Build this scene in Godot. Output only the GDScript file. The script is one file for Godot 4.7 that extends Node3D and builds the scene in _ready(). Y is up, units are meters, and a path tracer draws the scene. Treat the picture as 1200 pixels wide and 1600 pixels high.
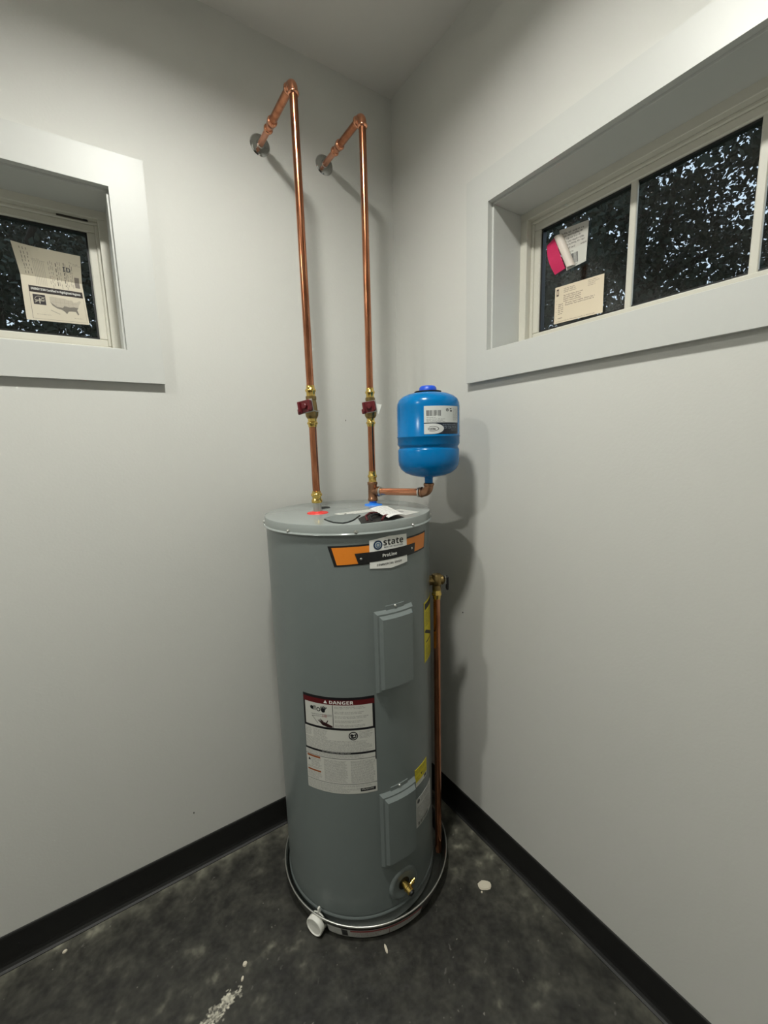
extends Node3D
# A corner of a utility room: electric water heater in a drain pan, copper piping, expansion tank, two high windows.
# The room corner is at the origin: the left wall is the plane z = 0, the right wall the plane x = 0, the floor y = 0.

const CEIL := 2.74
const TX := -0.408       # axis of the water heater
const TZ := 0.29
const TR := 0.255
var rng := RandomNumberGenerator.new()
var M := {}
var taken := {}

# ------------------------------------------------------------------ helpers: naming
func numbered(called: String) -> String:
	if not taken.has(called):
		taken[called] = 0
		return called
	taken[called] += 1
	return "%s_%03d" % [called, taken[called]]

func thing(called: String, label: String, category: String, at := Vector3.ZERO, group := "") -> Node3D:
	var o := Node3D.new()
	o.name = numbered(called)
	o.position = at
	add_child(o, true)
	o.set_meta("label", label)
	o.set_meta("category", category)
	if group != "":
		o.set_meta("group", group)
	return o

func obj(called: String, st: SurfaceTool, m: Material, parent: Node = self) -> MeshInstance3D:
	st.index()
	var o := MeshInstance3D.new()
	o.mesh = st.commit()
	o.material_override = m
	o.name = called
	if parent == self:
		o.name = numbered(called)
	parent.add_child(o, true)
	return o

func tag(o: Node3D, label: String, category: String, group := "") -> Node3D:
	o.set_meta("label", label)
	o.set_meta("category", category)
	if group != "":
		o.set_meta("group", group)
	return o

func struct(called: String, st: SurfaceTool, m: Material, label: String, category: String) -> MeshInstance3D:
	var o := obj(called, st, m)
	o.set_meta("kind", "structure")
	tag(o, label, category)
	return o

# ------------------------------------------------------------------ helpers: shapes
func mb() -> SurfaceTool:
	var st := SurfaceTool.new()
	st.begin(Mesh.PRIMITIVE_TRIANGLES)
	return st

func tri(st: SurfaceTool, p: Array, n: Array, uv: Array = []) -> void:
	var g: Vector3 = (p[1] - p[0]).cross(p[2] - p[0])
	var s: Vector3 = n[0] + n[1] + n[2]
	var order := [0, 1, 2] if g.dot(s) < 0.0 else [0, 2, 1]
	for i in order:
		st.set_normal(n[i])
		st.set_uv(uv[i] if uv.size() > 0 else Vector2.ZERO)
		st.add_vertex(p[i])

func quad(st: SurfaceTool, a: Vector3, b: Vector3, c: Vector3, d: Vector3, n: Vector3) -> void:
	tri(st, [a, b, c], [n, n, n])
	tri(st, [a, c, d], [n, n, n])

func box(st: SurfaceTool, lo: Vector3, hi: Vector3, bevel := 0.0, xf := Transform3D.IDENTITY) -> void:
	# a box with chamfered edges
	var c := (lo + hi) / 2.0
	var h := (hi - lo) / 2.0
	var b: float = minf(bevel, minf(h.x, minf(h.y, h.z)) * 0.9)
	var pt := func(s: Vector3, ax: int) -> Vector3:
		# corner of the face across axis ax
		var v := Vector3.ZERO
		for k in 3:
			v[k] = s[k] * (h[k] if k == ax else h[k] - b)
		return xf * (c + v)
	for ax in 3:
		var u := (ax + 1) % 3
		var w := (ax + 2) % 3
		for sg in [-1.0, 1.0]:
			var n := Vector3.ZERO
			n[ax] = sg
			var cs := []
			for q in [[-1.0, -1.0], [1.0, -1.0], [1.0, 1.0], [-1.0, 1.0]]:
				var s := Vector3.ZERO
				s[ax] = sg
				s[u] = q[0]
				s[w] = q[1]
				cs.append(pt.call(s, ax))
			quad(st, cs[0], cs[1], cs[2], cs[3], xf.basis * n)
			if b > 0.0:
				for sg2 in [-1.0, 1.0]:      # the edge between faces ax and u
					var s1 := Vector3.ZERO
					s1[ax] = sg
					s1[u] = sg2
					s1[w] = -1.0
					var s2 := s1
					s2[w] = 1.0
					var nn := Vector3.ZERO
					nn[ax] = sg
					nn[u] = sg2
					quad(st, pt.call(s1, ax), pt.call(s2, ax), pt.call(s2, u), pt.call(s1, u), (xf.basis * nn).normalized())
	if b > 0.0:
		for i in 8:
			var s := Vector3(1.0 if i & 1 else -1.0, 1.0 if i & 2 else -1.0, 1.0 if i & 4 else -1.0)
			var n: Vector3 = (xf.basis * s).normalized()
			tri(st, [pt.call(s, 0), pt.call(s, 1), pt.call(s, 2)], [n, n, n])

func along(a: Vector3, b: Vector3, side := Vector3.UP) -> Transform3D:
	# a frame at a whose y axis points to b
	var y := (b - a).normalized()
	if absf(y.dot(side)) > 0.98:
		side = Vector3.FORWARD if absf(y.dot(Vector3.FORWARD)) < 0.98 else Vector3.RIGHT
	var z := side.cross(y).normalized()
	return Transform3D(Basis(y.cross(z).normalized(), y, z), a)

func lathe(st: SurfaceTool, prof: Array, xf := Transform3D.IDENTITY, seg := 32, smooth := 40.0, a0 := 0.0, a1 := TAU) -> void:
	# prof: [radius, height] pairs; segments that meet at less than `smooth` degrees share normals
	var n := prof.size()
	var sn := []
	for i in n - 1:
		var d := Vector2(prof[i + 1][0] - prof[i][0], prof[i + 1][1] - prof[i][1])
		sn.append(Vector2(d.y, -d.x).normalized())
	for i in n - 1:
		var na: Vector2 = sn[i]
		var nb: Vector2 = sn[i]
		if i > 0 and absf(rad_to_deg(sn[i].angle_to(sn[i - 1]))) < smooth:
			na = (sn[i] + sn[i - 1]).normalized()
		if i < n - 2 and absf(rad_to_deg(sn[i].angle_to(sn[i + 1]))) < smooth:
			nb = (sn[i] + sn[i + 1]).normalized()
		for k in seg:
			var t0: float = a0 + (a1 - a0) * k / seg
			var t1: float = a0 + (a1 - a0) * (k + 1) / seg
			var d0 := Vector3(sin(t0), 0, cos(t0))
			var d1 := Vector3(sin(t1), 0, cos(t1))
			var up := Vector3.UP
			var p := [xf * (d0 * prof[i][0] + up * prof[i][1]), xf * (d1 * prof[i][0] + up * prof[i][1]), xf * (d1 * prof[i + 1][0] + up * prof[i + 1][1]), xf * (d0 * prof[i + 1][0] + up * prof[i + 1][1])]
			var q := [(xf.basis * (d0 * na.x + up * na.y)).normalized(), (xf.basis * (d1 * na.x + up * na.y)).normalized(), (xf.basis * (d1 * nb.x + up * nb.y)).normalized(), (xf.basis * (d0 * nb.x + up * nb.y)).normalized()]
			if prof[i][0] > 1e-6:
				tri(st, [p[0], p[1], p[2]], [q[0], q[1], q[2]])
			if prof[i + 1][0] > 1e-6:
				tri(st, [p[0], p[2], p[3]], [q[0], q[2], q[3]])

func tube(st: SurfaceTool, pts: Array, r: float, seg := 16, caps := true, radii: Array = []) -> void:
	var n := pts.size()
	var x := Vector3.ZERO
	var rings := []
	var norms := []
	for i in n:
		var d: Vector3
		if i == 0:
			d = (pts[1] - pts[0]).normalized()
		elif i == n - 1:
			d = (pts[i] - pts[i - 1]).normalized()
		else:
			d = ((pts[i + 1] - pts[i]).normalized() + (pts[i] - pts[i - 1]).normalized()).normalized()
		if i == 0:
			x = d.cross(Vector3.UP)
			if x.length() < 0.1:
				x = d.cross(Vector3.RIGHT)
		x = (x - d * x.dot(d)).normalized()
		var y := d.cross(x)
		var rr: float = radii[i] if radii.size() else r
		var ring := []
		var nr := []
		for k in seg:
			var a := TAU * k / seg
			var v := x * cos(a) + y * sin(a)
			ring.append(pts[i] + v * rr)
			nr.append(v)
		rings.append(ring)
		norms.append(nr)
	for i in n - 1:
		for k in seg:
			var k2 := (k + 1) % seg
			tri(st, [rings[i][k], rings[i][k2], rings[i + 1][k2]], [norms[i][k], norms[i][k2], norms[i + 1][k2]])
			tri(st, [rings[i][k], rings[i + 1][k2], rings[i + 1][k]], [norms[i][k], norms[i + 1][k2], norms[i + 1][k]])
	if caps:
		for e in [0, n - 1]:
			var nn: Vector3 = (pts[0] - pts[1]).normalized() if e == 0 else (pts[n - 1] - pts[n - 2]).normalized()
			for k in seg:
				tri(st, [pts[e], rings[e][k], rings[e][(k + 1) % seg]], [nn, nn, nn])

func prism(st: SurfaceTool, poly: PackedVector2Array, z0: float, z1: float, xf := Transform3D.IDENTITY) -> void:
	var t := Geometry2D.triangulate_polygon(poly)
	for e in [[z0, -1.0], [z1, 1.0]]:
		var n: Vector3 = xf.basis * Vector3(0, 0, e[1])
		for i in range(0, t.size(), 3):
			var p := []
			for k in 3:
				p.append(xf * Vector3(poly[t[i + k]].x, poly[t[i + k]].y, e[0]))
			tri(st, p, [n, n, n])
	var cw := 1.0 if Geometry2D.is_polygon_clockwise(poly) else -1.0
	for i in poly.size():
		var a := poly[i]
		var b := poly[(i + 1) % poly.size()]
		var d := (b - a).normalized()
		var n: Vector3 = xf.basis * (Vector3(-d.y, d.x, 0) * cw)
		quad(st, xf * Vector3(a.x, a.y, z0), xf * Vector3(b.x, b.y, z0), xf * Vector3(b.x, b.y, z1), xf * Vector3(a.x, a.y, z1), n)

func rounded(w: float, h: float, r: float, k := 5) -> PackedVector2Array:
	var out := PackedVector2Array()
	for c in [[1, 1, 0.0], [-1, 1, 0.25], [-1, -1, 0.5], [1, -1, 0.75]]:
		for i in k + 1:
			var a: float = TAU * (c[2] + 0.25 * i / k)
			out.append(Vector2(c[0] * (w / 2 - r) + r * cos(a), c[1] * (h / 2 - r) + r * sin(a)))
	return out

# on a cylinder: axis at (cx, cz); angles in degrees from +z towards +x
func on_cyl(c: Vector2, r: float, a: float, y: float) -> Vector3:
	return Vector3(c.x + r * sin(deg_to_rad(a)), y, c.y + r * cos(deg_to_rad(a)))

func cyl_dir(a: float) -> Vector3:
	return Vector3(sin(deg_to_rad(a)), 0, cos(deg_to_rad(a)))

func cyl_poly(st: SurfaceTool, poly: PackedVector2Array, c: Vector2, r: float, step := 3.0) -> void:
	# a polygon given as (angle, height) wrapped round a cylinder, cut into strips
	var lo := 1e9
	var hi := -1e9
	for p in poly:
		lo = minf(lo, p.x)
		hi = maxf(hi, p.x)
	var k := int(ceil((hi - lo) / step))
	for i in k:
		var s0 := lo + (hi - lo) * i / k
		var s1 := lo + (hi - lo) * (i + 1) / k
		var strip := PackedVector2Array([Vector2(s0, -10), Vector2(s1, -10), Vector2(s1, 10), Vector2(s0, 10)])
		for piece in Geometry2D.intersect_polygons(poly, strip):
			var t := Geometry2D.triangulate_polygon(piece)
			for j in range(0, t.size(), 3):
				var p := []
				var n := []
				for q in 3:
					var v: Vector2 = piece[t[j + q]]
					p.append(on_cyl(c, r, v.x, v.y))
					n.append(cyl_dir(v.x))
				tri(st, p, n)

func cyl_patch(st: SurfaceTool, a0: float, a1: float, y0: float, y1: float, c: Vector2, r: float, thick := 0.0006, seg := 14, flip := false) -> void:
	# a sticker: a curved sheet with texture coordinates and a thin edge
	for i in seg:
		var f0 := float(i) / seg
		var f1 := float(i + 1) / seg
		var b0 := lerpf(a0, a1, f0)
		var b1 := lerpf(a0, a1, f1)
		var p := [on_cyl(c, r + thick, b0, y0), on_cyl(c, r + thick, b1, y0), on_cyl(c, r + thick, b1, y1), on_cyl(c, r + thick, b0, y1)]
		var n := [cyl_dir(b0), cyl_dir(b1), cyl_dir(b1), cyl_dir(b0)]
		var uv := [Vector2(f0, 1), Vector2(f1, 1), Vector2(f1, 0), Vector2(f0, 0)]
		if flip:
			for k in 4:
				uv[k] = Vector2.ONE - uv[k]
		tri(st, [p[0], p[1], p[2]], [n[0], n[1], n[2]], [uv[0], uv[1], uv[2]])
		tri(st, [p[0], p[2], p[3]], [n[0], n[2], n[3]], [uv[0], uv[2], uv[3]])
		for e in [[y0, -1.0, uv[0]], [y1, 1.0, uv[2]]]:
			var nn: Vector3 = Vector3.UP * e[1]
			var w := [on_cyl(c, r - 0.001, b0, e[0]), on_cyl(c, r - 0.001, b1, e[0]), on_cyl(c, r + thick, b1, e[0]), on_cyl(c, r + thick, b0, e[0])]
			tri(st, [w[0], w[1], w[2]], [nn, nn, nn], [e[2], e[2], e[2]])
			tri(st, [w[0], w[2], w[3]], [nn, nn, nn], [e[2], e[2], e[2]])

func cyl_block(st: SurfaceTool, a0: float, a1: float, y0: float, y1: float, c: Vector2, r0: float, r1: float, bev: float, seg := 12) -> void:
	# a curved cover standing proud of a cylinder, its flanks sloping inwards by bev
	var da := rad_to_deg(bev / r1)
	var prof := func(f: float, top: bool) -> Array:
		var a := lerpf(a0 + da, a1 - da, f) if top else lerpf(a0, a1, f)
		return [a, r1 if top else r0, y0 + (bev if top else 0.0), y1 - (bev if top else 0.0)]
	for i in seg:
		var f0 := float(i) / seg
		var f1 := float(i + 1) / seg
		var t0: Array = prof.call(f0, true)
		var t1: Array = prof.call(f1, true)
		var g0: Array = prof.call(f0, false)
		var g1: Array = prof.call(f1, false)
		var n0 := cyl_dir(t0[0])
		var n1 := cyl_dir(t1[0])
		var P := [on_cyl(c, r1, t0[0], t0[2]), on_cyl(c, r1, t1[0], t1[2]), on_cyl(c, r1, t1[0], t1[3]), on_cyl(c, r1, t0[0], t0[3])]
		tri(st, [P[0], P[1], P[2]], [n0, n1, n1])
		tri(st, [P[0], P[2], P[3]], [n0, n1, n0])
		for e in [[2, -1.0], [3, 1.0]]:
			var sl := (r1 - r0) / maxf(bev, 0.0005)
			var m0: Vector3 = (n0 + Vector3.UP * e[1] * sl).normalized()
			var m1: Vector3 = (n1 + Vector3.UP * e[1] * sl).normalized()
			var Q := [on_cyl(c, r0, g0[0], g0[e[0]]), on_cyl(c, r0, g1[0], g1[e[0]]), on_cyl(c, r1, t1[0], t1[e[0]]), on_cyl(c, r1, t0[0], t0[e[0]])]
			tri(st, [Q[0], Q[1], Q[2]], [m0, m1, m1])
			tri(st, [Q[0], Q[2], Q[3]], [m0, m1, m0])
	for e in [[0.0, -1.0], [1.0, 1.0]]:
		var t: Array = prof.call(e[0], true)
		var g: Array = prof.call(e[0], false)
		var tang := Vector3(cos(deg_to_rad(g[0])), 0, -sin(deg_to_rad(g[0])))
		var n: Vector3 = (cyl_dir(g[0]) + tang * e[1] * (r1 - r0) / maxf(bev, 0.0005)).normalized()
		quad(st, on_cyl(c, r0, g[0], g[2]), on_cyl(c, r1, t[0], t[2]), on_cyl(c, r1, t[0], t[3]), on_cyl(c, r0, g[0], g[3]), n)

# lettering: a flat TextMesh laid on any surface by a mapping (x, y in metres from its middle) -> [point, normal]
func letters(st: SurfaceTool, text: String, width: float, height: float, place: Callable, bold := true, serif := false) -> void:
	var tm := TextMesh.new()
	var f := SystemFont.new()
	f.font_names = PackedStringArray(["Droid Serif" if serif else "Droid Sans"])
	f.font_weight = 700 if bold else 400
	tm.font = f
	tm.font_size = 64
	tm.text = text
	tm.depth = 0.0
	tm.pixel_size = 0.01
	tm.curve_step = 2.0
	var arr := tm.get_mesh_arrays()
	if arr.is_empty() or arr[Mesh.ARRAY_VERTEX] == null:
		return
	var v: PackedVector3Array = arr[Mesh.ARRAY_VERTEX]
	var ix = arr[Mesh.ARRAY_INDEX]
	var lo := Vector2(1e9, 1e9)
	var hi := -lo
	for p in v:
		lo = lo.min(Vector2(p.x, p.y))
		hi = hi.max(Vector2(p.x, p.y))
	var c := (lo + hi) / 2.0
	var s := Vector2(width / (hi.x - lo.x), height / (hi.y - lo.y))
	var idx: PackedInt32Array = ix if ix != null and ix.size() else PackedInt32Array(range(v.size()))
	for i in range(0, idx.size(), 3):
		var p := []
		var n := []
		for k in 3:
			var q := v[idx[i + k]]
			var r: Array = place.call((q.x - c.x) * s.x, (q.y - c.y) * s.y)
			p.append(r[0])
			n.append(r[1])
		tri(st, p, n)

# ------------------------------------------------------------------ helpers: materials and print
func mat(c: Color, rough := 0.6, metal := 0.0) -> StandardMaterial3D:
	var m := StandardMaterial3D.new()
	m.albedo_color = c
	m.roughness = rough
	m.metallic = metal
	return m

func noise_tex(seed_: int, freq: float, ramp: Array, size := 512, octaves := 4, normal := 0.0) -> NoiseTexture2D:
	var n := FastNoiseLite.new()
	n.seed = seed_
	n.frequency = freq
	n.fractal_octaves = octaves
	n.noise_type = FastNoiseLite.TYPE_SIMPLEX_SMOOTH
	var t := NoiseTexture2D.new()
	t.width = size
	t.height = size
	t.seamless = true
	t.noise = n
	if normal > 0.0:
		t.as_normal_map = true
		t.bump_strength = normal
	elif ramp.size():
		var g := Gradient.new()
		var off := PackedFloat32Array()
		var col := PackedColorArray()
		for r in ramp:
			off.append(r[0])
			col.append(r[1])
		g.offsets = off
		g.colors = col
		t.color_ramp = g
	return t

func img_mat(img: Image, rough := 0.55) -> StandardMaterial3D:
	var m := mat(Color.WHITE, rough)
	m.albedo_texture = ImageTexture.create_from_image(img)
	m.texture_repeat = false
	m.cull_mode = BaseMaterial3D.CULL_DISABLED
	return m

func new_img(w: int, h: int, c: Color) -> Image:
	var im := Image.create(w, h, false, Image.FORMAT_RGB8)
	im.fill(c)
	return im

func fr(im: Image, x: float, y: float, w: float, h: float, c: Color) -> void:
	im.fill_rect(Rect2i(int(x), int(y), maxi(1, int(w)), maxi(1, int(h))), c)

func fine(im: Image, x: float, y: float, w: float, h: float, pitch: float, c: Color, ragged := 0.25) -> void:
	# lines of print too small to read: each word a row of narrow strokes
	var yy := y
	while yy + pitch * 0.6 <= y + h:
		var end := x + w * (1.0 - rng.randf() * ragged)
		var xx := x
		while xx < end:
			var word: float = minf(rng.randf_range(pitch * 1.0, pitch * 3.6), end - xx)
			var q := xx
			while q < xx + word:
				var tall: float = pitch * (0.62 if rng.randf() < 0.3 else 0.42)
				fr(im, q, yy + pitch * 0.62 - tall, maxf(1.0, pitch * 0.19), tall, c)
				if rng.randf() < 0.7:
					fr(im, q, yy + pitch * (0.2 if rng.randf() < 0.5 else 0.5), pitch * 0.34, maxf(1.0, pitch * 0.17), c)
				q += pitch * 0.42
			xx += word + pitch * 0.5
		yy += pitch

func bars(im: Image, x: float, y: float, w: float, h: float, c: Color) -> void:
	var q := x
	while q < x + w:
		var t := float(rng.randi_range(1, 4)) * w / 90.0
		fr(im, q, y, minf(t, x + w - q), h, c)
		q += t + float(rng.randi_range(1, 3)) * w / 90.0

func fill_poly(im: Image, poly: PackedVector2Array, c: Color) -> void:
	var lo := Vector2(1e9, 1e9)
	var hi := -lo
	for p in poly:
		lo = lo.min(p)
		hi = hi.max(p)
	for y in range(maxi(0, int(lo.y)), mini(im.get_height(), int(hi.y) + 1)):
		for x in range(maxi(0, int(lo.x)), mini(im.get_width(), int(hi.x) + 1)):
			if Geometry2D.is_point_in_polygon(Vector2(x + 0.5, y + 0.5), poly):
				im.set_pixel(x, y, c)

func stroke(im: Image, a: Vector2, b: Vector2, w: float, c: Color, w2 := -1.0) -> void:
	var n := int(a.distance_to(b)) + 1
	for i in n + 1:
		var p := a.lerp(b, float(i) / n)
		var r := lerpf(w, w2 if w2 >= 0.0 else w, float(i) / n) / 2.0
		for y in range(int(p.y - r), int(p.y + r) + 1):
			for x in range(int(p.x - r), int(p.x + r) + 1):
				if x >= 0 and y >= 0 and x < im.get_width() and y < im.get_height() and Vector2(x, y).distance_to(p) <= r + 0.3:
					im.set_pixel(x, y, c)

func disc(im: Image, p: Vector2, r: float, c: Color) -> void:
	for y in range(int(p.y - r), int(p.y + r) + 1):
		for x in range(int(p.x - r), int(p.x + r) + 1):
			if x >= 0 and y >= 0 and x < im.get_width() and y < im.get_height() and Vector2(x, y).distance_to(p) <= r:
				im.set_pixel(x, y, c)

# ------------------------------------------------------------------ the scene
func _ready() -> void:
	rng.seed = 7
	camera_and_light()
	materials()
	room()
	window_left()
	window_right()
	ceiling_light(Vector3(-0.87, CEIL, 0.88), "round ceiling light with deep rim above the water heater corner")
	ceiling_light(Vector3(-2.4, CEIL, 0.85), "round ceiling light with deep rim farther from the water heater")
	outdoors()
	heater()
	pan()
	hot_pipe()
	cold_pipe()
	expansion_tank()
	relief_pipe()
	sheets()
	floor_bits()

func camera_and_light() -> void:
	var cam := Camera3D.new()
	cam.name = "camera"
	add_child(cam)
	cam.transform = Transform3D(Basis(Vector3(0.8323265, -0.0275912, 0.5535986), Vector3(0.1082819, 0.9876108, -0.1135779), Vector3(-0.5436062, 0.1544786, 0.8250022)), Vector3(-1.0432, 1.46, 1.46))
	cam.keep_aspect = Camera3D.KEEP_HEIGHT
	cam.fov = 101.20095
	cam.near = 0.02
	cam.far = 200.0
	cam.current = true
	var sky_mat := ProceduralSkyMaterial.new()          # pale overcast evening sky
	sky_mat.sky_top_color = Color(0.78, 0.88, 0.96)
	sky_mat.sky_horizon_color = Color(0.86, 0.93, 0.97)
	sky_mat.sky_curve = 0.2
	sky_mat.ground_bottom_color = Color(0.12, 0.13, 0.11)
	sky_mat.ground_horizon_color = Color(0.3, 0.32, 0.3)
	sky_mat.sky_energy_multiplier = 1.0
	var sky := Sky.new()
	sky.sky_material = sky_mat
	var env := Environment.new()
	env.background_mode = Environment.BG_SKY
	env.sky = sky
	env.background_energy_multiplier = 0.5
	env.tonemap_mode = Environment.TONE_MAPPER_LINEAR
	env.tonemap_exposure = 2.5
	env.sdfgi_enabled = true
	env.ssao_enabled = true
	env.ssil_enabled = true
	var we := WorldEnvironment.new()
	we.name = "world_environment"
	we.environment = env
	add_child(we)

const LAMP_COLOR := Color(1.0, 0.998, 0.967)
const LAMP_ENERGY := 1.0

func ceiling_light(at: Vector3, label: String) -> void:
	var o := thing("ceiling_light", label, "ceiling light", at)
	var st := mb()
	lathe(st, [[0.085, -0.001], [0.089, -0.04], [0.092, -0.042], [0.097, -0.036], [0.1, 0.0]], Transform3D.IDENTITY, 40)
	obj("trim_ring", st, M.white_metal, o)
	st = mb()
	lathe(st, [[0.085, -0.004], [0.0, -0.005]], Transform3D.IDENTITY, 40)
	var glow := mat(Color(0.9, 0.9, 0.88), 0.6)
	glow.emission_enabled = true
	glow.emission = LAMP_COLOR
	glow.emission_energy_multiplier = 4.0
	obj("lamp_lens", st, glow, o)
	var l := AreaLight3D.new()
	l.name = "lamp_light"
	l.area_size = Vector2(0.13, 0.13)
	l.light_color = LAMP_COLOR
	l.light_energy = LAMP_ENERGY
	l.area_range = 12.0
	l.shadow_enabled = true
	l.position = Vector3(0, -0.012, 0)
	l.rotation.x = -PI / 2.0
	o.add_child(l)

func materials() -> void:
	var wall := mat(Color(0.795, 0.795, 0.775), 0.55)
	wall.normal_enabled = true
	wall.normal_texture = noise_tex(3, 0.05, [], 512, 3, 2.0)
	wall.normal_scale = 0.12
	wall.uv1_triplanar = true
	wall.uv1_world_triplanar = true
	wall.uv1_scale = Vector3(4, 4, 4)
	M.wall = wall
	M.ceiling = mat(Color(0.85, 0.84, 0.82), 0.8)
	M.trim = mat(Color(0.765, 0.77, 0.755), 0.4)
	M.vinyl = mat(Color(0.79, 0.78, 0.735), 0.42)
	M.floor = floor_material()
	M.rubber = mat(Color(0.055, 0.055, 0.052), 0.55)
	M.white_metal = mat(Color(0.9, 0.9, 0.88), 0.4)
	M.glass = StandardMaterial3D.new()
	M.glass.albedo_color = Color(0.02, 0.03, 0.03, 0.05)
	M.glass.transparency = BaseMaterial3D.TRANSPARENCY_ALPHA
	M.glass.roughness = 0.02
	M.glass.metallic_specular = 0.5
	M.gasket = mat(Color(0.05, 0.055, 0.06), 0.5)
	M.slot = mat(Color(0.2, 0.18, 0.14), 0.6)
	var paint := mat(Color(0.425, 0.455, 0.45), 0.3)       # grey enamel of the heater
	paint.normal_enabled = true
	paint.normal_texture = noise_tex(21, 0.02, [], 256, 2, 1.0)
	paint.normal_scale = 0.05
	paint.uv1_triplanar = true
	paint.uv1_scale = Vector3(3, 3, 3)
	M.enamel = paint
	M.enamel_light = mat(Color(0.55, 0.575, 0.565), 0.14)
	M.dark_metal = mat(Color(0.16, 0.17, 0.17), 0.45, 0.3)
	var cop := mat(Color.WHITE, 0.2, 1.0)
	cop.albedo_texture = noise_tex(31, 0.03, [[0.0, Color(0.58, 0.36, 0.25)], [0.5, Color(0.7, 0.46, 0.34)], [1.0, Color(0.82, 0.58, 0.44)]], 256, 3)
	cop.uv1_triplanar = true
	cop.uv1_world_triplanar = true
	cop.uv1_scale = Vector3(5, 1.2, 5)
	M.copper = cop
	M.copper_bright = mat(Color(0.86, 0.6, 0.47), 0.18, 1.0)
	M.copper_dull = mat(Color(0.6, 0.45, 0.35), 0.38, 1.0)
	M.copper_pink = mat(Color(0.86, 0.64, 0.54), 0.4, 1.0)
	M.brass = mat(Color(0.86, 0.74, 0.42), 0.2, 1.0)
	M.bronze = mat(Color(0.56, 0.48, 0.32), 0.36, 1.0)
	M.chrome = mat(Color(0.72, 0.72, 0.71), 0.08, 1.0)
	M.steel = mat(Color(0.72, 0.72, 0.7), 0.28, 1.0)
	M.zinc = mat(Color(0.78, 0.78, 0.76), 0.35, 1.0)
	M.red_handle = mat(Color(0.36, 0.07, 0.1), 0.4)
	M.red_plastic = mat(Color(0.85, 0.2, 0.18), 0.45)
	M.blue_plastic = mat(Color(0.16, 0.5, 0.9), 0.4)
	M.tank_blue = mat(Color(0.0, 0.41, 0.65), 0.2)
	M.tank_blue.metallic_specular = 0.35
	M.cap_blue = mat(Color(0.08, 0.3, 0.78), 0.4)
	M.black = mat(Color(0.03, 0.03, 0.03), 0.5)
	M.print_black = mat(Color(0.05, 0.05, 0.055), 0.5)
	M.print_white = mat(Color(0.9, 0.9, 0.88), 0.5)
	M.print_grey = mat(Color(0.4, 0.42, 0.44), 0.5)
	M.orange = mat(Color(0.87, 0.5, 0.11), 0.45)
	M.white_plastic = mat(Color(0.88, 0.88, 0.85), 0.45)
	M.paper = mat(Color(0.9, 0.9, 0.87), 0.8)
	M.wire_red = mat(Color(0.3, 0.05, 0.06), 0.4)
	M.chip = mat(Color(0.82, 0.79, 0.72), 0.8)
	M.scuff = mat(Color(0.25, 0.24, 0.22), 0.8)

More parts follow.
